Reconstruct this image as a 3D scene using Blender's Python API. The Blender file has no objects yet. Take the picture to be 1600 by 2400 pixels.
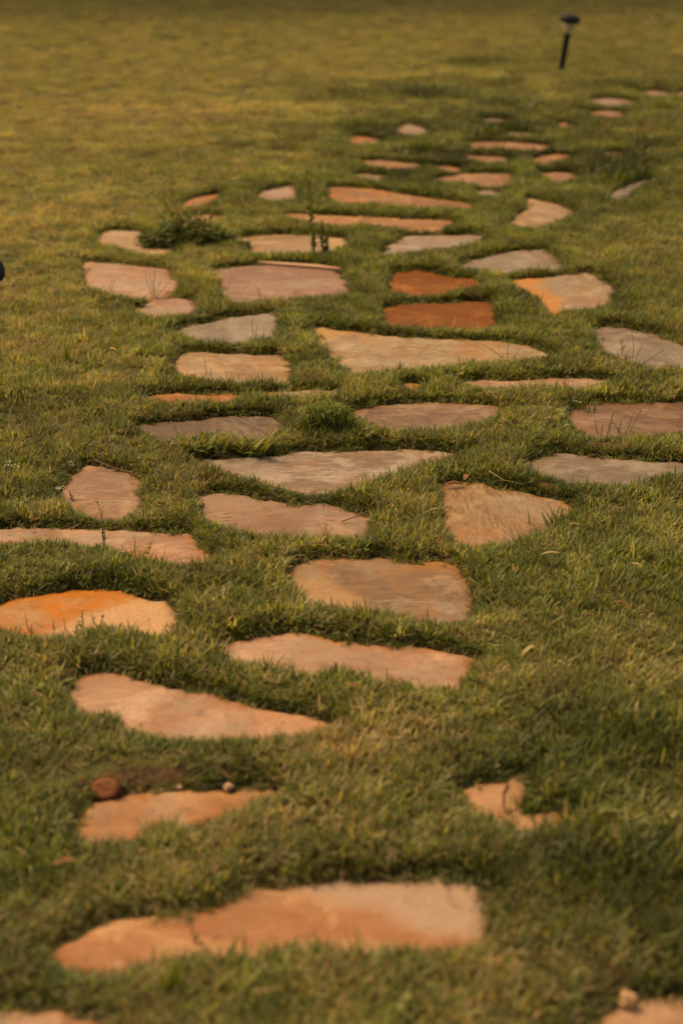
import bpy, math, random
import numpy as np
from mathutils import Vector, Matrix
from mathutils.geometry import delaunay_2d_cdt
rng = np.random.default_rng(11); random.seed(5)
scene = bpy.context.scene
COL = scene.collection

# ------------------------------------------------------------------ camera
H = 1.30; PITCH = math.radians(23.5); FPX = 3333.3
cd = bpy.data.cameras.new('camera'); cam = bpy.data.objects.new('camera', cd); COL.objects.link(cam)
cam.location = (0, 0, H); cam.rotation_euler = (math.pi/2 - PITCH, 0, 0)
cd.sensor_fit = 'HORIZONTAL'; cd.sensor_width = 24; cd.lens = 50; cd.clip_end = 2000; cd.clip_start = 0.05
cd.dof.use_dof = True; cd.dof.focus_distance = 3.42; cd.dof.aperture_fstop = 2.5; cd.dof.aperture_blades = 9
scene.camera = cam

# ------------------------------------------------------------------ light: soft hazy late sun from the left, a little beyond the lawn
SUN_EL = math.radians(55); SUN_AZ = math.radians(-48)      # azimuth from +Y (beyond), negative = left
w = bpy.data.worlds.new('World'); scene.world = w; w.use_nodes = True
nt = w.node_tree; bg = nt.nodes['Background']
sky = nt.nodes.new('ShaderNodeTexSky'); sky.sky_type = 'NISHITA'; sky.sun_disc = False
sky.sun_elevation = SUN_EL; sky.sun_rotation = SUN_AZ; sky.dust_density = 4.0; sky.air_density = 1.0; sky.ozone_density = 0.6
nt.links.new(sky.outputs[0], bg.inputs[0]); bg.inputs[1].default_value = 0.13
sl = bpy.data.lights.new('sun', 'SUN'); so = bpy.data.objects.new('sun', sl); COL.objects.link(so)
sl.energy = 1.7; sl.angle = math.radians(34); sl.color = (1.0, 0.86, 0.68)
d = Vector((math.sin(SUN_AZ)*math.cos(SUN_EL), math.cos(SUN_AZ)*math.cos(SUN_EL), math.sin(SUN_EL)))
so.rotation_euler = d.to_track_quat('Z', 'Y').to_euler()
vs = scene.view_settings
vs.view_transform = 'Standard'; vs.look = 'None'; vs.gamma = 1.0; vs.exposure = 0.72; vs.use_curve_mapping = False
vs.use_white_balance = True; vs.white_balance_temperature = 11200; vs.white_balance_tint = 8
scene.cycles.max_bounces = 6; scene.cycles.diffuse_bounces = 3; scene.cycles.transmission_bounces = 4
scene.cycles.transparent_max_bounces = 6; scene.cycles.use_denoising = True

# ------------------------------------------------------------------ helpers
def G(px, py, z=0.0):
    """point of the photograph (1600x2400) to the place on the ground it shows"""
    a = (px-800)/FPX; b = (1200-py)/FPX
    dx, dy, dz = a, math.cos(PITCH)+b*math.sin(PITCH), -math.sin(PITCH)+b*math.cos(PITCH)
    t = (z-H)/dz
    return (dx*t, dy*t)
def K(ox, oy, pts): return [(ox+x*.5102, oy+y*.5102) for x, y in pts]

def vnoise(x, y, s, seed=0):
    x = np.asarray(x, float)/s; y = np.asarray(y, float)/s
    xi = np.floor(x).astype(np.int64); yi = np.floor(y).astype(np.int64)
    fx = x-xi; fy = y-yi; fx = fx*fx*(3-2*fx); fy = fy*fy*(3-2*fy)
    def h(a, b):
        n = (a*374761393 + b*668265263 + seed*974634777) & 0xffffffff
        n = ((n ^ (n >> 13))*1274126177) & 0xffffffff
        return ((n ^ (n >> 16)) & 0xffff)/65535.0
    return (h(xi, yi)*(1-fx)+h(xi+1, yi)*fx)*(1-fy)+(h(xi, yi+1)*(1-fx)+h(xi+1, yi+1)*fx)*fy
def fbm(x, y, s, seed=0): return .55*vnoise(x, y, s, seed)+.3*vnoise(x, y, s/2.1, seed+1)+.15*vnoise(x, y, s/4.3, seed+2)
def sstep(a, b, x):
    t = np.clip((x-a)/(b-a), 0, 1); return t*t*(3-2*t)

def mesh_obj(name, verts, faces, mats, parent=None, smooth=True, midx=None):
    me = bpy.data.meshes.new(name); me.from_pydata([tuple(v) for v in verts], [], faces); me.update()
    for m in (mats if isinstance(mats, (list, tuple)) else [mats]): me.materials.append(m)
    if midx is not None: me.polygons.foreach_set('material_index', midx)
    if smooth: me.polygons.foreach_set('use_smooth', [True]*len(me.polygons))
    o = bpy.data.objects.new(name, me); COL.objects.link(o)
    if parent is not None: o.parent = parent
    return o
def tag(o, label=None, cat=None, group=None, kind=None):
    for k, v in (('label', label), ('category', cat), ('group', group), ('kind', kind)):
        if v: o[k] = v
    return o
def empty(name, loc, rot=(0, 0, 0)):
    o = bpy.data.objects.new(name, None); COL.objects.link(o); o.location = loc; o.rotation_euler = rot
    o.empty_display_size = .05; return o

class NT:
    def __init__(s, name):
        s.m = bpy.data.materials.new(name); s.m.use_nodes = True; s.t = s.m.node_tree; s.t.nodes.clear()
        s.out = s.n('ShaderNodeOutputMaterial')
    def n(s, ty, ins=None, **kw):
        x = s.t.nodes.new(ty)
        for k, v in kw.items(): setattr(x, k, v)
        for k, v in (ins or {}).items():
            if hasattr(v, 'default_value') or isinstance(v, bpy.types.NodeSocket): s.t.links.new(v, x.inputs[k])
            else: x.inputs[k].default_value = v
        return x
    def mix(s, f, a, b, bt='MIX'):
        x = s.n('ShaderNodeMix', data_type='RGBA', blend_type=bt)
        for k, v in ((0, f), (6, a), (7, b)):
            if isinstance(v, bpy.types.NodeSocket): s.t.links.new(v, x.inputs[k])
            else: x.inputs[k].default_value = v if k == 0 else (*v[:3], 1)
        return x.outputs[2]
    def ramp(s, f, stops):
        x = s.n('ShaderNodeValToRGB', {0: f}); e = x.color_ramp.elements
        while len(e) < len(stops): e.new(0.5)
        for i, (p, c) in enumerate(stops): e[i].position = p; e[i].color = (*c, 1) if not isinstance(c, (int, float)) else (c, c, c, 1)
        return x.outputs[0]
    def math(s, op, a, b=0.0, clamp=False):
        x = s.n('ShaderNodeMath', operation=op, use_clamp=clamp)
        for k, v in ((0, a), (1, b)):
            if isinstance(v, bpy.types.NodeSocket): s.t.links.new(v, x.inputs[k])
            else: x.inputs[k].default_value = v
        return x.outputs[0]
    def noise(s, vec, sc, det=4, rough=.55, dist=0.0):
        return s.n('ShaderNodeTexNoise', {'Vector': vec, 'Scale': sc, 'Detail': det, 'Roughness': rough, 'Distortion': dist}).outputs['Fac']
    def done(s, sh): s.t.links.new(sh, s.out.inputs[0]); return s.m

# ------------------------------------------------------------------ materials
def soil_material():
    k = NT('soil'); co = k.n('ShaderNodeTexCoord').outputs['Object']
    n1 = k.noise(co, 60, 6); n2 = k.noise(co, 2.2, 4); n3 = k.noise(co, 400, 3)
    c = k.mix(k.ramp(n1, [(.42, 0), (.58, 1)]), (.030, .014, .008), (.085, .040, .022))
    c = k.mix(k.ramp(n3, [(.5, 0), (.7, 1)]), c, (.10, .075, .03))
    g = k.mix(n1, (.035, .045, .010), (.10, .095, .028))
    d_ = k.n('ShaderNodeAttribute', attribute_name='turf').outputs['Fac']
    c = k.mix(d_, c, g)
    b = k.n('ShaderNodeBump', {'Height': n1, 'Strength': .9, 'Distance': .01}).outputs[0]
    return k.done(k.n('ShaderNodeBsdfPrincipled', {'Base Color': c, 'Roughness': .95, 'Specular IOR Level': .1, 'Normal': b}).outputs[0])
def blade_material(name, stops, trans=.45, rough=.55, root=(.15, .095, .038), inst=True, spec=.3):
    k = NT(name)
    tone = k.n('ShaderNodeAttribute', attribute_name='tone').outputs['Fac']
    h = k.n('ShaderNodeAttribute', attribute_name='along').outputs['Fac']
    if inst:
        ti = k.n('ShaderNodeAttribute', attribute_name='tint', attribute_type='INSTANCER').outputs['Fac']
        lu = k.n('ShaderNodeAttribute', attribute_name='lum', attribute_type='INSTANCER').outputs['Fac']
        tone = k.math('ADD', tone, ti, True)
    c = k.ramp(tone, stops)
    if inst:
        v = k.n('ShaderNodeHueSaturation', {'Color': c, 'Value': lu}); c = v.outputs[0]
    c = k.mix(k.ramp(h, [(.0, .9), (.35, 0)]), c, root)
    p = k.n('ShaderNodeBsdfPrincipled', {'Base Color': c, 'Roughness': .5 if inst else .6, 'Specular IOR Level': spec})
    tc = k.mix(1.0, c, (1.25, 1.15, .55), 'MULTIPLY')
    t = k.n('ShaderNodeBsdfTranslucent', {'Color': tc})
    return k.done(k.n('ShaderNodeMixShader', {0: trans, 1: p.outputs[0], 2: t.outputs[0]}).outputs[0])
def plain(name, col, rough=.6, spec=.4, var=.25, sc=40, bump=.3, **kw):
    k = NT(name); co = k.n('ShaderNodeTexCoord').outputs['Object']
    n1 = k.noise(co, sc, 5)
    c = k.mix(n1, [x*(1-var) for x in col], [min(1, x*(1+var)) for x in col])
    b = k.n('ShaderNodeBump', {'Height': n1, 'Strength': bump, 'Distance': .003}).outputs[0]
    return k.done(k.n('ShaderNodeBsdfPrincipled', {'Base Color': c, 'Roughness': rough, 'Specular IOR Level': spec, 'Normal': b, **kw}).outputs[0])
def stone_material(c1, c2, rust, ra, ang, seed, bump=.5, streak=.5, gr=.45, sp=.3, patch=None):
    k = NT('flagstone'); co = k.n('ShaderNodeTexCoord').outputs['Object']
    rot = k.n('ShaderNodeMapping', {'Vector': co, 'Rotation': (0, 0, ang), 'Location': (seed*3.1, seed*1.7, seed*.3)}).outputs[0]
    st = k.n('ShaderNodeMapping', {'Vector': rot, 'Scale': (1, 6, 1)}).outputs[0]
    st2 = k.n('ShaderNodeMapping', {'Vector': rot, 'Scale': (1, 3, 1)}).outputs[0]
    cloud = k.noise(rot, 8, 8, .68, .3); band = k.noise(st2, 4, 8, .7, .4)
    fine = k.noise(st, 24, 8, .78, .35); grit = k.noise(rot, 260, 3, .7)
    c = k.mix(k.ramp(band, [(.43, 0), (.57, 1)]), [c1[0]*.86, c1[1]*.74, c1[2]*.66], [min(.8, x*1.1) for x in c2])
    c = k.mix(k.math('MULTIPLY', k.ramp(fine, [(.44, 1), (.53, 0)]), streak), c, [c1[0]*.48, c1[1]*.44, c1[2]*.40])
    c = k.mix(k.math('MULTIPLY', k.ramp(k.noise(rot, 2.6, 3, .5), [(.46, 0), (.56, 1)]), .5), c, [c1[0]*.70, c1[1]*.62, c1[2]*.56])
    c = k.mix(k.math('MULTIPLY', k.ramp(cloud, [(.52, 0), (.60, 1)]), .55), c, [min(.8, x*1.3+.03) for x in c2])
    ed = k.n('ShaderNodeAttribute', attribute_name='edge').outputs['Fac']
    big = k.noise(rot, 3.2, 6, .65, .4)
    rr = k.math('ADD', k.math('MULTIPLY', k.math('POWER', ed, 1.5), 1.15), k.math('MULTIPLY', k.ramp(big, [(.50, 0), (.60, 1)]), 1.3))
    rr = k.math('MULTIPLY', rr, ra, True)
    c = k.mix(rr, c, rust)
    c = k.mix(k.math('MULTIPLY', k.ramp(k.noise(rot, 5.2, 7, .7, .3), [(.50, 0), (.62, 1)]), gr), c, (.27, .205, .15))
    if patch: c = k.mix(k.n('ShaderNodeAttribute', attribute_name='stain').outputs['Fac'], c, patch)
    spots = k.ramp(k.noise(rot, 34, 6, .75), [(.58, 0), (.64, 1)])
    c = k.mix(k.math('MULTIPLY', spots, .5), c, (.10, .06, .035))
    c = k.mix(k.math('MULTIPLY', k.ramp(grit, [(.38, 1), (.52, 0)]), .45), c, [x*.6 for x in c1])
    hh = k.math('ADD', k.math('MULTIPLY', fine, .8), k.math('MULTIPLY', grit, .25))
    hh = k.math('ADD', hh, k.math('MULTIPLY', cloud, 1.6))
    b = k.n('ShaderNodeBump', {'Height': hh, 'Strength': bump, 'Distance': .006}).outputs[0]
    ro = k.ramp(cloud, [(.3, .48), (.7, .72)])
    return k.done(k.n('ShaderNodeBsdfPrincipled', {'Base Color': c, 'Roughness': ro, 'Specular IOR Level': sp, 'Normal': b}).outputs[0])

GREEN = [(.0, (.060, .080, .022)), (.3, (.138, .158, .042)), (.55, (.228, .210, .078)), (.78, (.33, .240, .125)), (1.0, (.36, .19, .10))]
M_grass = blade_material('lawn_blades', GREEN)
M_soil = soil_material()

# ------------------------------------------------------------------ stepping stones, traced and laid out on the ground
PINK = ((.46, .24, .14), (.53, .31, .195)); TAN = ((.50, .27, .11), (.56, .34, .17)); GREY = ((.31, .215, .145), (.40, .30, .215))
PALE = ((.58, .30, .175), (.63, .36, .23)); ORNG = ((.58, .225, .075), (.60, .30, .13)); RUSTY = ((.36, .105, .018), (.44, .15, .03))
BROWN = ((.24, .095, .035), (.36, .17, .075)); PEACH = ((.60, .27, .13), (.64, .33, .17))
RU = (.46, .15, .022); RD = (.20, .06, .015)
c0 = (0, 0)
STONES = [
 # name/label, colours, rust colour, rust amount, streak angle, outline
 ('flagstone corner showing at the bottom left of the path, cut by the picture edge', ((.52, .27, .15), (.56, .31, .18)), RU, .2, 0, K(0,2000,[(-90,690),(0,705),(60,700),(160,712),(260,715),(340,740),(410,755),(470,784),(480,860),(-90,900)])),
 ('flagstone at the bottom right of the path with a pale pebble on its rim', ((.48, .25, .135), (.52, .29, .17)), RU, .15, 0, K(800,2000,[(1090,784),(1150,755),(1250,700),(1370,665),(1460,655),(1600,640),(1750,650),(1750,900),(1060,880)])),
 ('largest flagstone near the bottom, long, orange with a pale grey pink right end', PEACH, (.46,.33,.25), .0, .12, [(117,2227),(148,2209),(189,2202),(204,2179),(250,2153),(316,2140),(383,2138),(459,2122),(515,2110),(556,2084),(612,2074),(689,2069),(765,2056),(851,2056),(953,2054),(1019,2046),(1075,2054),(1126,2074),(1152,2094),(1153,2143),(1147,2168),(1132,2189),(1081,2194),(1030,2202),(927,2209),(851,2204),(796,2202),(714,2196),(612,2204),(582,2219),(485,2214),(408,2214),(327,2235),(286,2247),(204,2250),(143,2245)]),
 ('orange flagstone with a round brown rock resting on its far left rim', ((.50, .235, .105), (.54, .28, .14)), RU, .3, .1, K(0,1700,[(340,490),(345,455),(390,400),(430,345),(560,320),(600,300),(760,290),(850,290),(1000,285),(1050,295),(1100,270),(1200,262),(1290,265),(1180,315),(1080,345),(950,385),(850,415),(750,400),(700,405),(650,440),(600,475),(510,465),(430,490),(380,497)])),
 ('small hooked orange flagstone with a dark curved crack, low on the right', ((.52, .26, .13), (.56, .31, .17)), RU, .25, .5, K(800,1700,[(540,285),(620,270),(720,240),(790,215),(870,210),(865,290),(830,350),(800,370),(830,390),(880,420),(950,460),(940,490),(900,495),(850,465),(770,440),(740,400),(690,390),(640,370),(600,325)])),
 ('tiny round stone chip in the grass right of the hooked orange flagstone', PALE, RU, .3, 0, K(800,1700,[(880,375),(920,350),(980,370),(1035,390),(1040,420),(980,435),(930,420),(890,410)])),
 ('long pale pink flagstone tapering to a point on the right, with thin ledge cracks', PALE, RU, .25, -.25, [(138,1598),(173,1591),(189,1575),(230,1570),(286,1573),(327,1586),(388,1604),(449,1614),(510,1626),(551,1644),(612,1660),(663,1667),(724,1677),(800,1688),(796,1699),(653,1704),(510,1710),(378,1706),(306,1694),(291,1675),(265,1652),(199,1650),(173,1627)]),
 ('long peach flagstone slanting down to the right below the round brown centre stone', PALE, RU, .45, -.2, [(515,1522),(541,1504),(602,1491),(658,1479),(714,1481),(780,1490),(851,1502),(953,1507),(1004,1515),(1075,1527),(1121,1534),(1106,1553),(1081,1579),(1086,1594),(1030,1589),(999,1596),(943,1581),(902,1579),(831,1566),(800,1558),(745,1563),(673,1545),(638,1537),(582,1530),(530,1532)]),
 ('broad rounded tan brown flagstone with a grey cloudy middle', ((.36,.205,.105),(.45,.27,.15)), RU, .35, 0, [(681,1327),(714,1311),(800,1304),(887,1302),(928,1312),(979,1319),(1004,1312),(1045,1314),(1076,1327),(1096,1360),(1114,1393),(1111,1416),(1086,1432),(1030,1441),(979,1432),(922,1419),(861,1414),(800,1406),(765,1402),(704,1397),(689,1366),(681,1331)]),
 ('bright orange flagstone cut by the left edge with sprigs in front', ORNG, (.52,.15,.012), .8, .1, K(0,1300,[(-90,225),(0,205),(100,185),(180,180),(250,160),(350,145),(450,138),(580,145),(620,175),(700,200),(770,205),(800,250),(825,300),(800,330),(700,330),(600,310),(480,305),(400,315),(300,330),(240,350),(210,360),(150,335),(80,320),(0,300),(-90,290)])),
 ('long pale peach flagstone cut by the left edge, behind a tall thin weed stem', PALE, RU, .5, -.1, K(0,1000,[(-90,460),(0,460),(100,455),(300,455),(430,460),(600,465),(700,475),(870,480),(900,510),(930,540),(990,575),(985,600),(900,600),(850,605),(750,600),(680,580),(600,550),(540,530),(400,505),(250,490),(150,490),(0,505),(-90,510)])),
 ('pink brown five sided flagstone with a dry twig along its far edge', PINK, RU, .15, .1, K(0,1000,[(275,285),(310,240),(360,190),(410,165),(500,180),(600,210),(655,235),(650,300),(640,340),(600,370),(560,385),(470,385),(400,365),(330,335),(290,310)])),
 ('long pink ridged flagstone with a red brown stalk lying on its right end', PINK, RU, .12, -.15, [(464,1163),(490,1153),(541,1153),(602,1161),(648,1168),(694,1179),(724,1176),(765,1173),(800,1184),(826,1194),(866,1199),(879,1215),(866,1230),(856,1243),(831,1248),(800,1245),(740,1237),(663,1240),(587,1232),(536,1214),(500,1204),(474,1196),(469,1179)]),
 ('golden tan rippled flagstone with a curled brown leaf at its far left corner', TAN, RU, .35, 1.5, K(800,1100,[(455,65),(520,50),(580,50),(700,65),(800,90),(900,115),(1000,130),(1060,150),(1080,160),(1020,185),(960,210),(930,245),(870,265),(840,295),(760,310),(700,305),(600,320),(540,300),(490,255),(460,220),(455,140)])),
 ('wide pale grey pink V shaped flagstone in the centre with a rust stain', ((.38,.255,.17),(.50,.37,.27)), RU, .25, .0, [(449,1069),(490,1066),(561,1064),(638,1061),(724,1053),(800,1052),(876,1049),(953,1049),(1030,1050),(1075,1055),(1070,1065),(1024,1065),(994,1073),(953,1083),(917,1101),(876,1114),(831,1127),(800,1131),(755,1136),(704,1134),(663,1125),(622,1110),(587,1107),(551,1092),(510,1082),(474,1076)]),
 ('grey striated flagstone at the right edge, beyond the golden rippled one', GREY, RU, .1, 0, K(800,800,[(850,545),(900,520),(970,502),(1060,505),(1150,520),(1220,525),(1330,535),(1430,545),(1560,550),(1660,555),(1660,575),(1568,585),(1480,580),(1400,600),(1360,630),(1300,635),(1200,630),(1100,630),(1020,605),(960,590),(900,575),(840,555)])),
 ('rust brown flagstone cut by the right edge behind tiny white flowers', ((.25, .11, .05), (.31, .155, .08)), (.30,.11,.03), .25, .1, K(800,800,[(1040,320),(1060,300),(1100,285),(1200,275),(1400,275),(1568,275),(1660,275),(1660,380),(1568,385),(1480,395),(1380,400),(1300,405),(1180,410),(1110,385),(1080,360),(1050,335)])),
 ('brown flagstone right of the dense dark green tuft', ((.32,.165,.08),(.42,.25,.15)), RU, .4, 0, K(800,800,[(10,318),(100,290),(200,285),(330,275),(470,270),(600,280),(700,285),(760,300),(740,315),(660,335),(600,350),(540,370),(440,385),(350,380),(250,380),(150,370),(90,345)])),
 ('dark brown flagstone with blackish streaks behind the broad bladed grass', ((.13, .065, .032), (.32, .20, .12)), RD, .5, .9, K(0,700,[(590,575),(650,572),(750,565),(860,555),(1000,535),(1100,530),(1230,530),(1290,545),(1300,570),(1270,590),(1250,610),(1180,615),(1100,610),(1020,600),(900,600),(850,625),(760,620),(720,600),(640,590)])),
 ('pale thin sliver of flagstone seen between grass in front of the big yellow stone', PALE, RU, .1, 0, K(800,800,[(540,180),(650,170),(800,172),(950,165),(1100,160),(1230,170),(1220,185),(1100,185),(900,190),(800,195),(700,195),(600,190)])),
 ('short brown sliver of flagstone just left of the long pale sliver', TAN, RU, .5, 0, K(800,800,[(260,188),(310,183),(372,183),(370,195),(310,198)])),
 ('thin orange sliver of flagstone below the square yellow tan stone', ORNG, RU, .5, 0, K(0,700,[(660,435),(760,428),(900,430),(1060,425),(1110,426),(1090,437),(1000,450),(900,445),(780,448),(680,450)])),
 ('thin broken peach sliver of flagstone right of the thin orange sliver', TAN, RU, .6, 0, K(0,700,[(1180,425),(1320,418),(1450,410),(1580,405),(1560,414),(1350,428),(1200,434)])),
 ('four sided yellow tan flagstone left of centre with dark seed stems in front', TAN, RU, .3, 0, K(0,700,[(800,300),(815,260),(870,238),(960,240),(1050,248),(1150,250),(1280,248),(1310,270),(1340,300),(1340,330),(1330,360),(1250,355),(1150,350),(1100,358),(1000,345),(900,345),(830,330),(800,310)])),
 ('big long yellow orange flagstone tapering to the right, in the middle of the path', ((.49,.27,.10),(.56,.39,.22)), RU, .3, .05, [(730,761),(765,762),(800,770),(851,773),(902,781),(968,786),(1030,791),(1106,795),(1183,798),(1244,806),(1280,819),(1303,824),(1275,829),(1234,829),(1183,834),(1132,837),(1086,839),(1030,847),(979,852),(902,857),(851,863),(820,861),(800,846),(780,826),(760,808),(745,785)]),
 ('grey flagstone at the right edge behind a bright green leaf sprig', GREY, RU, .1, -.4, K(800,500,[(1135,515),(1200,512),(1290,512),(1380,530),(1450,545),(1500,570),(1560,600),(1660,650),(1660,705),(1568,690),(1500,680),(1450,690),(1400,670),(1300,650),(1230,620),(1200,590),(1170,545)])),
 ('nearer of the two deep rust red flagstones, with pale streaks', RUSTY, RD, .25, .35, K(800,500,[(180,440),(220,420),(330,405),(480,400),(600,395),(680,400),(712,430),(712,500),(600,510),(500,505),(400,505),(300,500),(180,490),(190,465)])),
 ('farther and smaller of the two deep rust red flagstones', RUSTY, RD, .35, 0, K(800,500,[(215,320),(240,265),(330,255),(400,260),(500,280),(620,295),(645,310),(620,325),(540,330),(480,345),(400,355),(300,350),(230,345)])),
 ('pale tan flagstone with a bright orange left rim, right of the rust red pair', ((.47,.27,.12),(.53,.37,.24)), (.50,.19,.04), .12, -.9, K(800,500,[(775,295),(850,292),(950,285),(1050,270),(1140,262),(1190,290),(1240,325),(1262,370),(1268,400),(1200,405),(1150,425),(1080,430),(1030,435),(960,445),(935,430),(925,400),(890,375),(850,330),(800,310)])),
 ('grey arched flagstone beyond the pale stone with the orange rim', GREY, RU, .15, 0, K(800,500,[(530,230),(600,210),(680,190),(760,170),(850,165),(930,165),(980,195),(1025,235),(1000,240),(920,235),(850,235),(780,250),(720,250),(640,235),(580,240)])),
 ('greyish pink slanted flagstone beyond the rust red pair', ((.40,.26,.17),(.48,.34,.24)), RU, .1, 0, K(800,500,[(170,180),(210,145),(260,105),(300,98),(420,92),(560,88),(668,85),(650,105),(600,125),(500,140),(400,155),(300,170),(220,180)])),
 ('large pink red flagstone left of centre with a thin raised flake on its far edge', ((.40,.19,.115),(.46,.25,.16)), RD, .15, 0, [(502,628),(541,624),(587,620),(638,617),(714,618),(770,624),(800,640),(818,657),(824,677),(800,683),(765,683),(714,687),(648,691),(600,691),(555,699),(525,697),(517,683),(515,663),(507,645)]),
 ('pale tan flagstone farthest left in the path with weed stems in front', PALE, RU, .15, 0, K(0,400,[(380,425),(400,418),(500,420),(600,430),(700,435),(770,445),(790,470),(825,495),(820,530),(760,550),(700,560),(590,560),(540,555),(480,540),(430,530),(400,500),(385,460)])),
 ('small peach flagstone just below the farthest left pale one', PALE, RU, .4, 0, K(0,400,[(595,640),(640,615),(690,590),(760,580),(850,578),(895,590),(905,610),(880,640),(800,645),(700,650),(640,650)])),
 ('grey wedge shaped flagstone left of centre, above the square yellow tan one', GREY, RU, .1, .15, K(0,400,[(755,740),(850,705),(950,690),(1060,665),(1170,655),(1270,645),(1280,690),(1265,745),(1180,745),(1150,760),(1060,765),(1000,755),(930,760),(880,745),(830,735)])),
 ('orange tan flagstone half hidden by the dark leafy weed', TAN, RU, .5, 0, K(0,400,[(430,300),(480,272),(530,265),(640,275),(720,285),(790,300),(800,370),(660,365),(600,350),(540,330),(470,325)])),
 ('tan flagstone behind the two bushy upright weed stems', TAN, RU, .3, 0, K(0,400,[(1015,310),(1080,300),(1200,290),(1350,285),(1450,290),(1568,300),(1610,310),(1605,325),(1568,340),(1480,360),(1400,368),(1280,370),(1140,360),(1130,335)])),
 ('long narrow orange flagstone just nearer than the bright orange curved one', ORNG, RU, .5, 0, [(663,499),(714,501),(765,502),(800,503),(870,506),(953,509),(1040,511),(1076,515),(1060,523),(1004,529),(953,529),(902,523),(851,519),(800,518),(740,513),(690,509)]),
 ('long bright orange flagstone curving down to a point on the right', ORNG, (.50,.15,.015), .6, -.1, [(770,437),(800,437),(851,439),(902,445),(968,455),(1030,464),(1096,472),(1120,481),(1096,484),(1055,481),(1004,475),(953,474),(902,471),(851,469),(800,466),(770,462),(765,450)]),
 ('small pale pink flagstone left of the bright orange curved one', PALE, RU, .1, 0, K(0,400,[(1170,105),(1230,85),(1280,75),(1360,62),(1365,90),(1360,120),(1280,125),(1210,120)])),
 ('orange flagstone sliver behind the tall brown stalks of the leafy weed', ORNG, RU, .5, 0, K(0,400,[(835,150),(880,125),(940,110),(1010,90),(1000,115),(960,135),(900,150),(850,158)])),
 ('narrow orange flagstone sliver right of the dark leafy weed', ORNG, RU, .6, 0, K(0,400,[(840,208),(900,200),(960,195),(1020,200),(1010,215),(940,220),(860,222)])),
 ('tan flagstone with a notched far edge, right of the long orange ones', TAN, RU, .2, .3, K(800,200,[(770,620),(800,590),(850,565),(850,540),(840,515),(870,512),(940,530),(1000,540),(1060,560),(1080,575),(1030,590),(1000,610),(960,630),(880,645),(820,640)])),
 ('pale grey flagstone sliver slanting up at the right beyond the notched tan one', GREY, RU, .1, .4, K(800,200,[(1235,510),(1240,485),(1290,465),(1350,440),(1420,420),(1430,430),(1350,460),(1310,495),(1270,515)])),
 ('long peach flagstone sliver beyond the tip of the bright orange one', PEACH, RU, .2, 0, K(800,200,[(390,425),(460,412),(560,402),(680,398),(785,395),(788,410),(760,430),(700,438),(600,430),(500,432)])),
 ('short peach flagstone sliver right of the long peach sliver', PEACH, RU, .2, 0, K(800,200,[(900,392),(1000,390),(1075,392),(1090,408),(1000,425),(940,415)])),
 ('orange yellow flagstone sliver, left one in the row below the round dark tussock', ORNG, RU, .3, 0, K(800,200,[(85,335),(180,338),(280,348),(370,355),(360,370),(260,370),(180,358),(110,352)])),
 ('thin orange flagstone sliver at the right end of the orange yellow one', ORNG, RU, .3, 0, K(800,200,[(390,362),(470,366),(565,368),(550,378),(460,378)])),
 ('bright orange short flagstone in the far right part of the path', ORNG, RU, .3, 0, K(800,200,[(885,320),(950,312),(1050,308),(1055,325),(980,335),(920,350),(885,350)])),
 ('pinkish flagstone sliver left of the bright orange short one', PEACH, RU, .1, 0, K(800,200,[(520,310),(600,315),(700,320),(775,325),(775,348),(680,342),(600,330)])),
 ('long thin orange flagstone sliver under a dark grass shadow, far along the path', PEACH, RU, .4, 0, K(800,200,[(565,255),(650,252),(750,255),(850,258),(960,265),(965,280),(850,280),(700,275),(600,270)])),
 ('small orange pink flagstone near the straw seed stalk at the far right', PEACH, RU, .4, 0, K(800,200,[(1200,305),(1250,300),(1310,300),(1315,318),(1230,320)])),
 ('pinkish grey flagstone beside the dark tussock at the far left of the path', PINK, RU, .1, 0, K(800,200,[(240,190),(300,170),(360,182),(410,200),(400,215),(320,218),(260,208)])),
 ('red orange flagstone right under the dark tussock at the far left of the path', ORNG, RU, .6, 0, K(800,200,[(30,228),(100,228),(180,238),(160,254),(60,257)])),
 ('small orange flagstone far off, third from the far end of the path', PEACH, RU, .5, 0, K(800,200,[(980,170),(1010,165),(1055,172),(1060,190),(1000,190)])),
 ('dull pink far flagstone sliver in the middle of the far dark grass', PINK, RU, .2, 0, K(800,200,[(630,154),(700,148),(785,156),(770,166),(680,166)])),
 ('dull tan far flagstone sliver between two dark grass shadows', TAN, RU, .2, 0, K(800,200,[(715,208),(800,206),(885,213),(870,222),(780,222)])),
 ('reddish far flagstone below and right of the garden light', PEACH, (.35,.08,.02), .6, 0, K(800,200,[(1125,118),(1200,112),(1300,118),(1290,138),(1220,142),(1150,132)])),
 ('dull pink flat far flagstone beneath the garden light', PINK, RU, .1, 0, K(800,200,[(1140,58),(1230,54),(1350,64),(1345,82),(1250,82),(1170,74)])),
 ('far end flagstone of the path with a dark far edge near the right side', PINK, RU, .3, 0, K(800,200,[(1365,24),(1430,20),(1510,26),(1500,42),(1420,42)])),
 ('last flagstone of the path, cut by the right edge', PINK, RU, .3, 0, K(800,200,[(1530,30),(1568,28),(1650,32),(1650,46),(1550,44)])),
 ('thin dull orange flagstone sliver beyond the small pale pink one', TAN, RU, .2, 0, K(800,200,[(35,404),(110,400),(205,404),(190,418),(100,418)])),
 ('dull reddish flagstone patch half under grass beyond the notched tan stone', PINK, RD, .2, 0, K(800,200,[(595,478),(660,474),(735,480),(720,496),(640,496)])),
]
HG = .027
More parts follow.
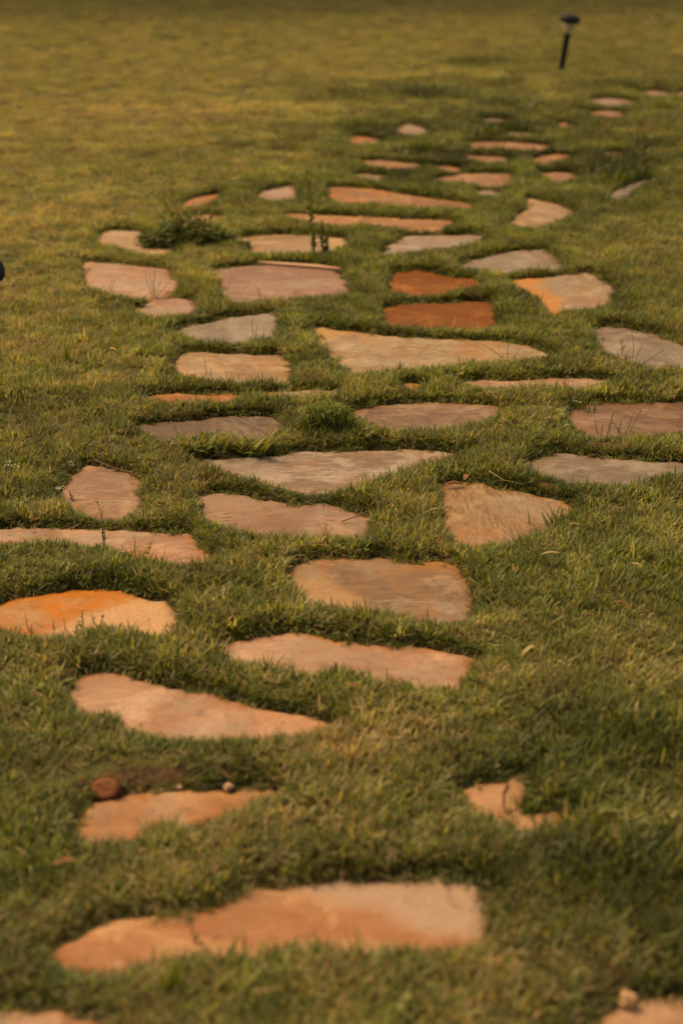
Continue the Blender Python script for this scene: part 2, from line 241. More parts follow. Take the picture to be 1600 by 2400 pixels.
def catmull(P, step):
    P = np.array(P, float); n = len(P); out = []
    for i in range(n):
        a, b, c, d_ = P[i-1], P[i], P[(i+1) % n], P[(i+2) % n]
        k = max(1, int(round(np.linalg.norm(c-b)/step)))
        for t in np.arange(k)/k:
            q = .5*((2*b)+(-a+c)*t+(2*a-5*b+4*c-d_)*t*t+(-a+3*b-3*c+d_)*t**3)
            l = b+(c-b)*t
            out.append(.35*q+.65*l)
    return np.array(out)
OUT = []
for si, s in enumerate(STONES):
    P = s[5]; A = sum(P[i-1][0]*P[i][1]-P[i][0]*P[i-1][1] for i in range(len(P)))
    sg = 1 if A > 0 else -1; n = len(P); W = []
    for i in range(n):
        ex, ey = P[(i+1) % n][0]-P[i-1][0], P[(i+1) % n][1]-P[i-1][1]
        L = math.hypot(ex, ey)+1e-6; ny = -sg*ex/L          # outward, image y down
        W.append(min(1, max(0, ny*1.4+.15)))
    W = [(W[i-1]+2*W[i]+W[(i+1) % n])/4 for i in range(n)]
    hgt_ = HG+(.003 if P[0][1] < 430 else 0)      # taller turf hides more of the near rims far off
    g = [G(p[0], p[1], hgt_*wt) for p, wt in zip(P, W)]
    dist = np.mean([q[1] for q in g])
    o = catmull(g, max(.010, .0035*dist))
    # crisp broken rim
    nx = vnoise(o[:, 0], o[:, 1], .022, si)-.5; ny_ = vnoise(o[:, 0], o[:, 1], .022, si+50)-.5
    o = o+np.stack([nx, ny_], 1)*(.008+.0012*dist)
    OUT.append(o)
def sdist(x, y, reach=.14):
    """signed distance to the nearest stone rim, negative on a stone"""
    x = np.asarray(x, float); y = np.asarray(y, float); D = np.full(x.shape, reach)
    for o in OUT:
        lo = o.min(0)-reach; hi = o.max(0)+reach
        m = np.nonzero((x > lo[0]) & (x < hi[0]) & (y > lo[1]) & (y < hi[1]))[0]
        for c in range(0, len(m), 20000):
            k = m[c:c+20000]
            X, Y = x[k][:, None], y[k][:, None]; a = o; b = np.roll(o, -1, 0)
            e = b-a; t = np.clip(((X-a[:, 0])*e[:, 0]+(Y-a[:, 1])*e[:, 1])/((e**2).sum(1)+1e-12), 0, 1)
            dd = np.sqrt(((X-a[:, 0]-t*e[:, 0])**2+(Y-a[:, 1]-t*e[:, 1])**2).min(1))
            cr = ((a[:, 1] > Y) != (b[:, 1] > Y)) & (X < (b[:, 0]-a[:, 0])*(Y-a[:, 1])/(b[:, 1]-a[:, 1]+1e-12)+a[:, 0])
            ins = cr.sum(1) % 2 == 1
            dd = np.where(ins, -dd, dd); D[k] = np.minimum(D[k], dd)
    return D
def ground_z(x, y, sd):
    far = sstep(9, 20, np.asarray(y))
    lump = (fbm(x, y, .22, 3)-.5)*.016+(fbm(x, y, 2.6, 9)-.5)*.05*far
    m = sstep(0.0, .06, sd)
    return np.where(sd <= 0, -.022, (.013+lump)*m - .012*(1-sstep(0, .02, sd)))

def add_attr(me, name, vals, dom='POINT', ty='FLOAT'):
    a = me.attributes.new(name, ty, dom)
    a.data.foreach_set('vector' if ty == 'FLOAT_VECTOR' else 'value', np.asarray(vals, np.float32 if ty != 'INT' else np.int32).ravel())

# ground sheet
ys = [-400, -60, -8, -2, 0, .6]; yy = .9
while yy < 26: ys.append(yy); yy *= 1.0058
ys += [28, 32, 40, 60, 120, 300, 900]
us = np.linspace(-1, 1, 240); us = np.concatenate([[-300, -40, -8, -3, -1.6], us, [1.6, 3, 8, 40, 300]])
Yg, Ug = np.meshgrid(np.array(ys), us, indexing='ij')
Xg = Ug*(.30*np.clip(Yg, 0, 60)+.45)
xf, yf = Xg.ravel(), Yg.ravel(); sdg = sdist(xf, yf)
fine = (yf > .8) & (yf < 26)
zf = np.where(fine, ground_z(xf, yf, sdg), .0)
nr, nc = Yg.shape
idx = np.arange(nr*nc).reshape(nr, nc)
fc = np.stack([idx[:-1, :-1], idx[:-1, 1:], idx[1:, 1:], idx[1:, :-1]], -1).reshape(-1, 4)
go = mesh_obj('lawn_ground', np.stack([xf, yf, zf], 1).tolist(), fc.tolist(), M_soil)
tag(go, kind='structure')
add_attr(go.data, 'turf', np.where(sdg > .05, .75, 0.0))

# stones
PATCH = {2: (.8, .75, .55, (.33, .21, .145)), 9: (.9, -.6, .05, (.42, .235, .12)), 28: (-1.0, -.15, .42, (.40, .145, .025)), 24: (-.7, .9, .95, (.36, .18, .05)),
         18: (-.9, .0, -.05, (.085, .04, .02)), 7: (.4, .9, .75, (.42, .18, .06)), 3: (-.8, .5, .75, (.34, .13, .03)), 36: (.9, .2, .5, (.36, .2, .09)),
         26: (.2, .9, .5, (.16, .05, .012)), 8: (-.7, -.6, .45, (.34, .18, .08)), 12: (-.6, .8, .5, (.27, .15, .09)), 31: (.5, .7, .45, (.20, .09, .05))}
def build_stone(i, s, o):
    c = o.mean(0); c = np.array([c[0], c[1]]); P = o-c
    dist = c[1]; step = max(.016, .005*dist)
    lo, hi = P.min(0), P.max(0)
    gx, gy = np.meshgrid(np.arange(lo[0], hi[0], step), np.arange(lo[1], hi[1], step))
    gx = gx.ravel()+rng.uniform(-.3, .3, gx.size)*step; gy = gy.ravel()+rng.uniform(-.3, .3, gy.size)*step
    a = P; b = np.roll(P, -1, 0); e = b-a
    def sdl(X, Y):
        X = X[:, None]; Y = Y[:, None]
        t = np.clip(((X-a[:, 0])*e[:, 0]+(Y-a[:, 1])*e[:, 1])/((e**2).sum(1)+1e-12), 0, 1)
        dd = np.sqrt(((X-a[:, 0]-t*e[:, 0])**2+(Y-a[:, 1]-t*e[:, 1])**2).min(1))
        cr = ((a[:, 1] > Y) != (b[:, 1] > Y)) & (X < (b[:, 0]-a[:, 0])*(Y-a[:, 1])/(b[:, 1]-a[:, 1]+1e-12)+a[:, 0])
        return np.where(cr.sum(1) % 2 == 1, dd, -dd)
    dd = sdl(gx, gy); k = dd > .006
    pts = [Vector(p) for p in P]+[Vector((x, y)) for x, y in zip(gx[k], gy[k])]
    r = delaunay_2d_cdt(pts, [], [list(range(len(P)))], 1, 1e-5)
    V, F = r[0], r[2]
    vx = np.array([v[0] for v in V]); vy = np.array([v[1] for v in V]); d_ = np.maximum(0, sdl(vx, vy)); d_[d_ < 1e-5] = 0
    n = 1-np.clip(d_/.010, 0, 1)
    tx, ty = rng.uniform(-.012, .012, 2)
    z = .002+(fbm(vx+c[0], vy+c[1], .16, i)-.5)*.007 - .005*n*n + tx*vx+ty*vy
    # cleaved flake: part of the face is one thin layer lower
    an = s[4]+rng.uniform(-.3, .3); off = (vx*math.sin(an)+vy*math.cos(an))+(fbm(vx, vy, .12, i+7)-.5)*.09
    lvl = rng.uniform(-.25, .25)*(hi[1]-lo[1])
    z = z-.0035*sstep(lvl-.002, lvl+.002, off)
    verts = [(x, y, q) for x, y, q in zip(vx, vy, z)]; faces = [tuple(f) for f in F]
    # skirt along boundary edges
    from collections import Counter
    ec = Counter(); di = {}
    for f in faces:
        for q in range(3):
            u, v = f[q], f[(q+1) % 3]; ec[frozenset((u, v))] += 1; di[frozenset((u, v))] = (u, v)
    low = {}
    for key, cnt in ec.items():
        if cnt == 1:
            u, v = di[key]
            for q in (u, v):
                if q not in low:
                    low[q] = len(verts); verts.append((verts[q][0]*1.0, verts[q][1]*1.0, -.03))
            faces.append((v, u, low[u], low[v]))
    col = s[1]; j = rng.uniform(.94, 1.06)*(.56 if c[1] < 3.6 else (.55 if c[1] < 6.5 else .45))
    m = stone_material([x*j for x in col[0]], [x*j for x in col[1]], [x*.75 for x in s[2]], s[3], s[4], i+1, bump=.8 if dist > 2.6 else .5, streak=(1.0 if dist < 4.5 else .7) if dist > 2.5 else .3, patch=PATCH[i][3] if i in PATCH else None, gr=0 if col is RUSTY else (.2 if col in (ORNG, PEACH, BROWN) else .5), sp=.06 if col in (RUSTY, BROWN) else (.15 if col in (ORNG, PEACH) else .3))
    ob = mesh_obj('stepping_stone', verts, faces, m)
    ob.location = (c[0], c[1], 0)
    ed = np.zeros(len(verts)); ed[:len(vx)] = 1-np.clip(d_/(.022+.05*fbm(vx, vy, .12, i+90)), 0, 1); ed[len(vx):] = 1
    add_attr(ob.data, 'edge', ed)
    if i in PATCH:
        pu, pv, po, _ = PATCH[i]; va = np.array(verts); u_ = va[:, 0]/(.5*(hi[0]-lo[0])); w_ = va[:, 1]/(.5*(hi[1]-lo[1]))
        add_attr(ob.data, 'stain', sstep(po-.12, po+.2, pu*u_+pv*w_+(fbm(va[:, 0], va[:, 1], .07, i+200)-.5)*.7))
    tag(ob, s[0], 'stepping stone', 'flagstones of the garden path')
    return ob
SOBJ = [build_stone(i, s, o) for i, (s, o) in enumerate(zip(STONES, OUT))]

# ------------------------------------------------------------------ grass
class Blades:
    def __init__(s): s.v = []; s.f = []; s.t = []; s.a = []
    def add(s, x, y, z, az, L, W, lean, curl, tone, segs=3, twist=None):
        b = len(s.v); tw = az+math.pi/2 if twist is None else twist
        wx, wy = math.cos(tw), math.sin(tw); px, py, pz = x, y, z; th = lean
        for k in range(segs+1):
            t = k/segs; wd = W*.5*((1-t)**.6 if k else .75)*(1.0 if t < .99 else 0)
            if k < segs:
                s.v += [(px-wx*wd, py-wy*wd, pz), (px+wx*wd, py+wy*wd, pz)]; s.t += [tone]*2; s.a += [t]*2
            else: s.v.append((px, py, pz)); s.t.append(tone); s.a.append(1)
            st = L/segs; px += math.cos(az)*math.sin(th)*st; py += math.sin(az)*math.sin(th)*st; pz += math.cos(th)*st
            th += curl/segs
        for k in range(segs-1): s.f.append((b+2*k, b+2*k+1, b+2*k+3, b+2*k+2))
        s.f.append((b+2*segs-2, b+2*segs-1, b+2*segs))
    def mesh(s, name, mat):
        me = bpy.data.meshes.new(name); me.from_pydata(s.v, [], s.f); me.materials.append(mat)
        me.polygons.foreach_set('use_smooth', [True]*len(me.polygons))
        add_attr(me, 'tone', s.t); add_attr(me, 'along', s.a); return me
def protos(cname, n, fn):
    c = bpy.data.collections.new(cname)
    for i in range(n):
        b = Blades(); fn(b, random.Random(i*7+len(cname)))
        c.objects.link(bpy.data.objects.new('%s_%02d' % (cname, i), b.mesh(cname, M_grass)))
    return c
def p_near(b, r):
    for _ in range(30):
        a = r.uniform(0, 6.283); q = .028*math.sqrt(r.random())
        dead = r.random() < .13
        b.add(q*math.cos(a), q*math.sin(a), r.uniform(-.004, .004), r.uniform(0, 6.283), r.uniform(.014, .038)*(1.0 if not dead else .8), r.uniform(.0030, .0054),
              abs(r.gauss(.68, .38)) if not dead else r.uniform(.9, 1.45), r.uniform(-.1, .9), min(.72, max(.02, r.gauss(.38, .19))) if not dead else r.uniform(.75, 1.0))
def p_edge(b, r):
    for _ in range(9):
        a = r.uniform(0, 6.283); q = .008*math.sqrt(r.random()); dead = r.random() < .22
        b.add(q*math.cos(a), q*math.sin(a), r.uniform(-.006, .0), r.gauss(0, 1.1), r.uniform(.016, .040), r.uniform(.0030, .0054),
              abs(r.gauss(.65, .35)) if not dead else r.uniform(1.1, 1.5), r.uniform(.1, 1.3), r.uniform(.03, .5) if not dead else r.uniform(.7, 1))
def p_far(b, r):
    for _ in range(170):
        a = r.uniform(0, 6.283); q = .09*math.sqrt(r.random()); dead = r.random() < .2
        b.add(q*math.cos(a), q*math.sin(a), r.uniform(-.004, .004), r.uniform(0, 6.283), r.uniform(.012, .042), r.uniform(.0040, .0075),
              abs(r.gauss(.6, .35)) if not dead else r.uniform(.6, 1.4), r.uniform(0, .9), r.uniform(.12, .68) if not dead else r.uniform(.7, 1.0), segs=2)
def p_tall(b, r):
    for _ in range(16):
        a = r.uniform(0, 6.283); q = .014*math.sqrt(r.random())
        b.add(q*math.cos(a), q*math.sin(a), 0, r.uniform(0, 6.283), r.uniform(.03, .06), r.uniform(.0018, .0032),
              abs(r.gauss(.4, .25)), r.uniform(.2, 1.2), r.uniform(.1, .5), segs=4)
def scatter(name, label, x, y, z, scale, tint, lum, coll, ncoll, rz=None):
    n = len(x); me = bpy.data.meshes.new(name)
    me.vertices.add(n); me.vertices.foreach_set('co', np.stack([x, y, z], 1).astype(np.float32).ravel())
    rx = rng.uniform(-.15, .15, n); ry = rng.uniform(-.15, .15, n)
    if rz is None: rz = rng.uniform(0, 6.283, n)
    add_attr(me, 'rot', np.stack([rx, ry, rz], 1), ty='FLOAT_VECTOR')
    add_attr(me, 'scl', scale); add_attr(me, 'tint', tint); add_attr(me, 'lum', lum)
    add_attr(me, 'pick', rng.integers(0, ncoll, n), ty='INT')
    o = bpy.data.objects.new(name, me); COL.objects.link(o)
    tag(o, label, 'grass', kind='stuff')
    ng = bpy.data.node_groups.new(name, 'GeometryNodeTree')
    ng.interface.new_socket('Geometry', in_out='INPUT', socket_type='NodeSocketGeometry')
    ng.interface.new_socket('Geometry', in_out='OUTPUT', socket_type='NodeSocketGeometry')
    N = ng.nodes; L = ng.links
    gi = N.new('NodeGroupInput'); go_ = N.new('NodeGroupOutput'); ip = N.new('GeometryNodeInstanceOnPoints')
    ci = N.new('GeometryNodeCollectionInfo'); ci.inputs['Collection'].default_value = coll
    ci.inputs['Separate Children'].default_value = True; ci.inputs['Reset Children'].default_value = True
    def na(nm, ty):
        a = N.new('GeometryNodeInputNamedAttribute'); a.data_type = ty; a.inputs['Name'].default_value = nm; return a.outputs['Attribute']
    er = N.new('FunctionNodeEulerToRotation'); L.new(na('rot', 'FLOAT_VECTOR'), er.inputs[0])
    L.new(gi.outputs[0], ip.inputs['Points']); L.new(ci.outputs[0], ip.inputs['Instance'])
    ip.inputs['Pick Instance'].default_value = True
    L.new(na('pick', 'INT'), ip.inputs['Instance Index']); L.new(er.outputs[0], ip.inputs['Rotation'])
    L.new(na('scl', 'FLOAT'), ip.inputs['Scale']); L.new(ip.outputs[0], go_.inputs[0])
    o.modifiers.new('grass', 'NODES').node_group = ng
    return o
def sample(y0, y1, dens, wk=.31, wm=.4):
    """points over the visible wedge and a margin; dens(y) per square metre"""
    yy = np.linspace(y0, y1, 400); ym = (yy[1:]+yy[:-1])/2; wd = 2*(wk*ym+wm)
    wgt = wd*(yy[1]-yy[0])*dens(ym); n = int(wgt.sum())
    k = rng.choice(len(ym), n, p=wgt/wgt.sum()); y = ym[k]+rng.uniform(-.5, .5, n)*(yy[1]-yy[0])
    return rng.uniform(-1, 1, n)*(wk*y+wm), y
def blob(x, y, px, py, rx, ry):
    cx, cy = G(px, py); ex, _ = G(px+rx, py); _, ey = G(px, py-ry); 
    return np.exp(-(((x-cx)/(ex-cx))**2+((y-cy)/(ey-cy))**2))
def look(x, y, sd):
    """how dry (tint), how bright (lum, far shadow bands painted in) and how tall the turf grows at each place"""
    tint = (fbm(x, y, .55, 21)-.5)*.30+(fbm(x, y, .09, 33)-.5)*.45
    tint = tint*(1-.5*sstep(5, 10, y)); tint += .08*sstep(2.5, 6, y)*sstep(.12, .14, sd)+.02*sstep(4.5, 10, y)
    nf = 1-.25*sstep(4, 7, y)-.3*sstep(8, 12, y)-.4*(1-sstep(1.8, 3.0, y)); lum = 1.23+(fbm(x, y, .4, 41)-.5)*.6*nf+(fbm(x, y, .07, 47)-.5)*1.4*nf
    hgt = .76+(fbm(x, y, .3, 61)-.5)*.7+(fbm(x, y, .08, 62)-.5)*.7
    for px, py, rx, ry, a in ((930, 1740, 190, 70, .28), (560, 1950, 200, 80, .2), (1450, 1560, 150, 60, .16), (100, 1530, 160, 60, .12), (1000, 1950, 120, 60, .12), (150, 520, 250, 90, .12), (230, 780, 200, 100, .08), (200, 270, 500, 40, .12), (1100, 2250, 200, 60, .12)):
        tint += a*blob(x, y, px, py, rx, ry)
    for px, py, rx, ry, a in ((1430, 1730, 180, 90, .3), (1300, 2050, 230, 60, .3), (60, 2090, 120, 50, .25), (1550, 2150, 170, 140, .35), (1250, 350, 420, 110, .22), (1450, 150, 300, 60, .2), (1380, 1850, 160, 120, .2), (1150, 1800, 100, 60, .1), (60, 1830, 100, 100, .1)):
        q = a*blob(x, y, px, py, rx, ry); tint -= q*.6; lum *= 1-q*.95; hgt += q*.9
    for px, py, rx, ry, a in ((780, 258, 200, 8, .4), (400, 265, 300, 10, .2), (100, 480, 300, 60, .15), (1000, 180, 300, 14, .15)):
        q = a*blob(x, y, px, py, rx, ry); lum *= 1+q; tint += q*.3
    rough = np.clip(blob(x, y, 1150, 300, 480, 130)*1.5, 0, 1); rn = fbm(x, y, .30, 606)-.5; lum *= 1+rn*2.0*rough; tint -= .12*rough; hgt += rough*(-rn*1.6+.1)  # dark shadow bands among the far rows, painted into turf brightness
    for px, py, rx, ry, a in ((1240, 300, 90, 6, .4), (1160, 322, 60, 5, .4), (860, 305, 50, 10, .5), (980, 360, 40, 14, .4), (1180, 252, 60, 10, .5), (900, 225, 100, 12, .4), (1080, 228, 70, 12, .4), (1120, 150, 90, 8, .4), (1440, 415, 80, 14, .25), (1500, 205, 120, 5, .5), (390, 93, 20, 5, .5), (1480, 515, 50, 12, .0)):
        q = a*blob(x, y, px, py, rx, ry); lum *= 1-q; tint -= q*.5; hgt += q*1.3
    hgt = np.where((y > 6) & (sd < .12), np.minimum(hgt, .85), hgt)
    return np.clip(tint+rng.normal(0, .06, len(x)), -.35, .5), np.clip(lum*rng.normal(1, .2, len(x)), .35, 2.1), np.clip(hgt, .45, 2.0)

def bare(x, y):
    q = 0*x
    for px, py, rx, ry, a in ((160, 1572, 45, 22, .9), (340, 1818, 120, 26, .85), (1020, 1745, 110, 35, .55), (235, 1652, 60, 16, .6), (1075, 1862, 50, 30, .6), (1340, 1950, 50, 18, .6), (1290, 1925, 40, 16, .6), (560, 2000, 130, 40, .3), (800, 1640, 50, 14, .6), (440, 1150, 30, 10, .5), (120, 2190, 80, 30, .5), (1400, 2300, 60, 40, .5), (210, 1068, 40, 12, .6), (1150, 440, 40, 8, .8)):
        q = np.maximum(q, a*blob(x, y, px, py, rx*1.5, ry*1.6))
    return np.clip(q+(fbm(x, y, .06, 70)-.5)*.8*(q > .08), 0, 1)
NA = 1.2
cn = protos('turf_near', 12, p_near); ce = protos('turf_edge', 12, p_edge); cf = protos('turf_far', 10, p_far); ct = protos('turf_tall', 8, p_tall)
x, y = sample(.95, 7.6, lambda y: 2600*NA*np.clip(1.15-.09*y, .4, 1))
sd = sdist(x, y); thin = fbm(x, y, .10, 77) > .30
k = (sd > .024) & (rng.random(len(x)) > bare(x, y)) & (thin | (rng.random(len(x)) < .6)); x, y, sd = x[k], y[k], sd[k]
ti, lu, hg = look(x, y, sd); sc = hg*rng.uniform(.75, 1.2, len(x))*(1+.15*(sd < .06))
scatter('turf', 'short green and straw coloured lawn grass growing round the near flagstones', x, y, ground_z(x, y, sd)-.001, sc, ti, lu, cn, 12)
x, y = sample(.95, 17, lambda y: np.where(y < 4, 26000, 26000*(4/y)**1.1), .30, .15)
sd = sdist(x, y, .06); k = (sd > .0015) & (sd < .032) & (rng.random(len(x)) < .9) & (rng.random(len(x)) > bare(x, y)); x, y, sd = x[k], y[k], sd[k]
# aim the fringe blades toward the stone: gradient of the distance
e_ = .004; gx = sdist(x+e_, y, .06)-sd; gy = sdist(x, y+e_, .06)-sd
ang = np.arctan2(-gy, -gx)+rng.normal(0, .7, len(x))
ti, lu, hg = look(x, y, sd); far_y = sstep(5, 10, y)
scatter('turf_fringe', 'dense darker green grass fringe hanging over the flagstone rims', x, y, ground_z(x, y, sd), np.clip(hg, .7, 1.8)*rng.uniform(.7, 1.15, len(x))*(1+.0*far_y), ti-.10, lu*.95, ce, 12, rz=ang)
x, y = sample(7.2, 27, lambda y: 190*(7.2/y)**.45, .31, 1.0)
sd = sdist(x, y); k = sd > .07; x, y, sd = x[k], y[k], sd[k]
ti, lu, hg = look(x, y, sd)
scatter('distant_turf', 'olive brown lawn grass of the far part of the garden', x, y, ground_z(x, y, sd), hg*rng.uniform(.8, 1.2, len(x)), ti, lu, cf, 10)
x, y = sample(4.5, 17, lambda y: 900*(4.5/y)**.6, .31, .2)
sd = sdist(x, y); k = (sd > .02) & (sd < .075); x, y, sd = x[k], y[k], sd[k]
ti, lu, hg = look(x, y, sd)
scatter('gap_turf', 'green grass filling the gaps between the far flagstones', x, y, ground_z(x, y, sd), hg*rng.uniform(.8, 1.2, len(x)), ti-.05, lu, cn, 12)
x, y = sample(1, 12, lambda y: 55+0*y, .31, .3)
sd = sdist(x, y); k = (sd > .02) & (fbm(x, y, .5, 91) > .42); x, y, sd = x[k], y[k], sd[k]
ti, lu, hg = look(x, y, sd)
scatter('long_grass_wisps', 'scattered longer grass wisps standing above the lawn', x, y, ground_z(x, y, sd), rng.uniform(.5, 1.0, len(x))*hg**.5, ti, lu, ct, 8)

def p_litter(b, r):
    for _ in range(5):
        a = r.uniform(0, 6.283); q = .02*math.sqrt(r.random())
        b.add(q*math.cos(a), q*math.sin(a), r.uniform(.001, .003), r.uniform(0, 6.283), r.uniform(.004, .020), r.uniform(.0012, .0030), r.uniform(1.42, 1.56), r.uniform(-.1, .15), r.choice([.15, .4, .85, .95, .98]), twist=r.uniform(0, 6.283))
cl = protos('clipping', 10, p_litter)
x, y = sample(1, 9, lambda y: 1300+0*y, .30, .1)
sd = sdist(x, y); k = (sd < -.004) & (rng.random(len(x)) < .06+.9*np.exp(sd/.018)); x, y, sd = x[k], y[k], sd[k]
o = scatter('dry_clippings', 'dry grass clippings and crumbs strewn over the flagstones', x, y, 0*x+.004, rng.uniform(.5, 1.1, len(x)), 0*x, 0*x+.9, cl, 10); o['category'] = 'debris'
x, y = sample(.95, 17, lambda y: np.where(y < 4, 9000, 9000*(4/y)**.6), .30, .15)
sd = sdist(x, y, .06); k = (sd <= .0015) & (sd > -.016*(1+y/9)) & (fbm(x, y, .05, 303) > .55); x, y, sd = x[k], y[k], sd[k]
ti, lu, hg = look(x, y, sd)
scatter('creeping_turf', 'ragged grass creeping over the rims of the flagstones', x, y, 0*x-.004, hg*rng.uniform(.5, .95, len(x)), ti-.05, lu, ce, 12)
x, y = sample(6.2, 14.5, lambda y: 260+0*y, .31, .2)
sd = sdist(x, y, .3); xl = G(780, 300)[0]/G(780, 300)[1]
k = (sd > .06) & (sd < .26) & (fbm(x, y, .22, 404) > .52); x, y, sd = x[k], y[k], sd[k]
ti, lu, hg = look(x, y, sd)
scatter('rough_turf', 'rough tufty dark green grass round the far flagstones', x, y, ground_z(x, y, np.minimum(sd, .14)), rng.uniform(.6, 1.15, len(x)), ti-.10, lu*.85, ct, 8)

x, y = sample(5.6, 17, lambda y: 1500+0*y, .30, .15)
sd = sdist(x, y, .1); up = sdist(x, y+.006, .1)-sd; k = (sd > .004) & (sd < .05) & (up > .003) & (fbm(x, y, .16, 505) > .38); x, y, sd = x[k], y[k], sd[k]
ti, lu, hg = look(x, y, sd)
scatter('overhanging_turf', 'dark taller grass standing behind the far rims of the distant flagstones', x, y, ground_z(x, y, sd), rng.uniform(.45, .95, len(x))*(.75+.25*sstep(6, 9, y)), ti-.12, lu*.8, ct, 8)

# added trees, out of view beyond the lawn, whose shade darkens its far edge
M_bark = plain('bark', (.09, .06, .04), .9, .2, .4, 14, .9)
def tree(label, x0, y0, h, cr):
    root = empty('shade_tree', (x0, y0, 0)); tag(root, label, 'tree', 'unseen trees added beyond the lawn')
    rr = random.Random(int(x0*10)); v = []; f = []
    tops = []
    def limb(p0, p1, r0, r1):
        b = len(v); p0, p1 = Vector(p0), Vector(p1); t = (p1-p0).normalized(); u = t.cross(Vector((.2, .9, .3))).normalized(); w_ = t.cross(u)
        for i in range(5):
            c = p0.lerp(p1, i/4)+Vector((rr.uniform(-1, 1), rr.uniform(-1, 1), 0))*r0*.4*(0 < i < 4); q = r0+(r1-r0)*i/4
            for k in range(8): a = .7854*k; v.append(tuple(c+(u*math.cos(a)+w_*math.sin(a))*q))
        for i in range(4):
            for k in range(8): f.append((b+i*8+k, b+i*8+(k+1) % 8, b+i*8+8+(k+1) % 8, b+i*8+8+k))
    limb((0, 0, -.1), (.1, .05, h*.42), .19, .13)
    for i in range(9):
        a = i*2.4; e = Vector((math.cos(a)*cr*.6, math.sin(a)*cr*.6, h*rr.uniform(.55, .9))); limb((.1, .05, h*(.28+.015*i)), e, .07, .02); tops.append(e)
    mesh_obj('trunk', v, f, M_bark, root)
    fo = Sh()
    for i in range(9000):
        c = rr.choice(tops)+Vector((rr.gauss(0, 1), rr.gauss(0, 1), rr.gauss(0, .7)))*cr*.27
        fo.leaf(c, rr.uniform(0, 6.28), rr.uniform(-.6, .9), rr.uniform(.09, .17), rr.uniform(.05, .08), .5, rr.uniform(.0, .35), n=2)
    tag(fo.build('crown', M_weed, root), kind='stuff')
#TREES
# ------------------------------------------------------------------ small plants, lamps, pebbles and litter
PLANT = [(.0, (.040, .056, .008)), (.3, (.085, .105, .014)), (.55, (.19, .20, .035)), (.78, (.26, .16, .07)), (1.0, (.40, .24, .12))]
M_weed = blade_material('weed_leaf', PLANT, .3, .5, (.05, .06, .015), inst=False, spec=.15)
M_stem = plain('weed_stem', (.085, .075, .03), .7)
M_rstem = plain('red_brown_stem', (.15, .05, .022), .7)
M_white = plain('white_petal', (.48, .44, .34), .7, .2)
M_straw = plain('straw', (.30, .20, .09), .7, .2)
M_brownleaf = plain('dry_brown_leaf', (.20, .085, .035), .75, .2, .4)
M_soilclod = plain('red_soil', (.040, .018, .010), .95, .1, .5, 60, .9)
def scale_at(px, py):
    x, y = G(px, py); dep = y*math.cos(PITCH)+H*math.sin(PITCH); return FPX/dep
def gz(x, y):
    a = np.array([x]); b = np.array([y]); return float(ground_z(a, b, sdist(a, b))[0])
def world(px, py, bx, by, dyy=0.0):
    """picture point of something standing above the ground point seen at (bx, by)"""
    x, y = G(bx, by, .005); s = scale_at(bx, by)
    return Vector(((px-bx)/s, dyy, max(0, (by-py))/s/math.cos(PITCH)))
class Sh:
    def __init__(s): s.v = []; s.f = []; s.t = []; s.a = []
    def tube(s, pts, r0, r1, n=5, tone=.3):
        pts = [Vector(p) for p in pts]; rings = []
        for i, p in enumerate(pts):
            t = (pts[min(i+1, len(pts)-1)]-pts[max(i-1, 0)]).normalized()
            u = t.cross(Vector((.3, 1, .2))).normalized(); w_ = t.cross(u); q = r0+(r1-r0)*i/(len(pts)-1)
            rings.append(len(s.v))
            for k in range(n):
                a = 6.2832*k/n; s.v.append(tuple(p+(u*math.cos(a)+w_*math.sin(a))*q)); s.t.append(tone); s.a.append(.6)
        for i in range(len(pts)-1):
            for k in range(n): s.f.append((rings[i]+k, rings[i]+(k+1) % n, rings[i+1]+(k+1) % n, rings[i+1]+k))
        s.f.append(tuple(rings[0]+k for k in range(n))[::-1]); s.f.append(tuple(rings[-1]+k for k in range(n)))
    def leaf(s, p, az, up, L, W, droop=.5, tone=.3, fold=.25, n=4):
        p = Vector(p); th = up; side = Vector((-math.sin(az), math.cos(az), 0)); b = len(s.v)
        for i in range(n+1):
            t = i/n; wd = W*.5*math.sin(math.pi*min(1, (t*.92+.06)))**.8
            f = Vector((math.cos(az)*math.cos(th), math.sin(az)*math.cos(th), math.sin(th)))
            nrm = side.cross(f)*-1
            s.v += [tuple(p-side*wd+nrm*fold*wd), tuple(p), tuple(p+side*wd+nrm*fold*wd)]; s.t += [tone+.06, tone, tone+.06]; s.a += [.5+.5*t]*3
            p = p+f*(L/n); th -= droop/n
        for i in range(n):
            for k in (0, 1): s.f.append((b+3*i+k, b+3*i+k+1, b+3*i+k+4, b+3*i+k+3))
    def ball(s, p, r, tone=.5):
        p = Vector(p); b = len(s.v)
        for q in ((0, 0, 1), (1, 0, 0), (0, 1, 0), (-1, 0, 0), (0, -1, 0), (0, 0, -1)): s.v.append(tuple(p+Vector(q)*r)); s.t.append(tone); s.a.append(.8)
        for i in range(4): s.f += [(b, b+1+i, b+1+(i+1) % 4), (b+5, b+1+(i+1) % 4, b+1+i)]
    def blade(s, p, az, L, W, lean, curl, tone):
        bl = Blades(); bl.add(p[0], p[1], p[2], az, L, W, lean, curl, tone, segs=5); b = len(s.v)
        s.v += bl.v; s.f += [tuple(i+b for i in f) for f in bl.f]; s.t += bl.t; s.a += bl.a
    def build(s, name, mat, parent=None, loc=None):
        o = mesh_obj(name, s.v, s.f, mat, parent); add_attr(o.data, 'tone', s.t); add_attr(o.data, 'along', s.a)
        if loc is not None: o.location = loc
        return o
R = random.Random(3)
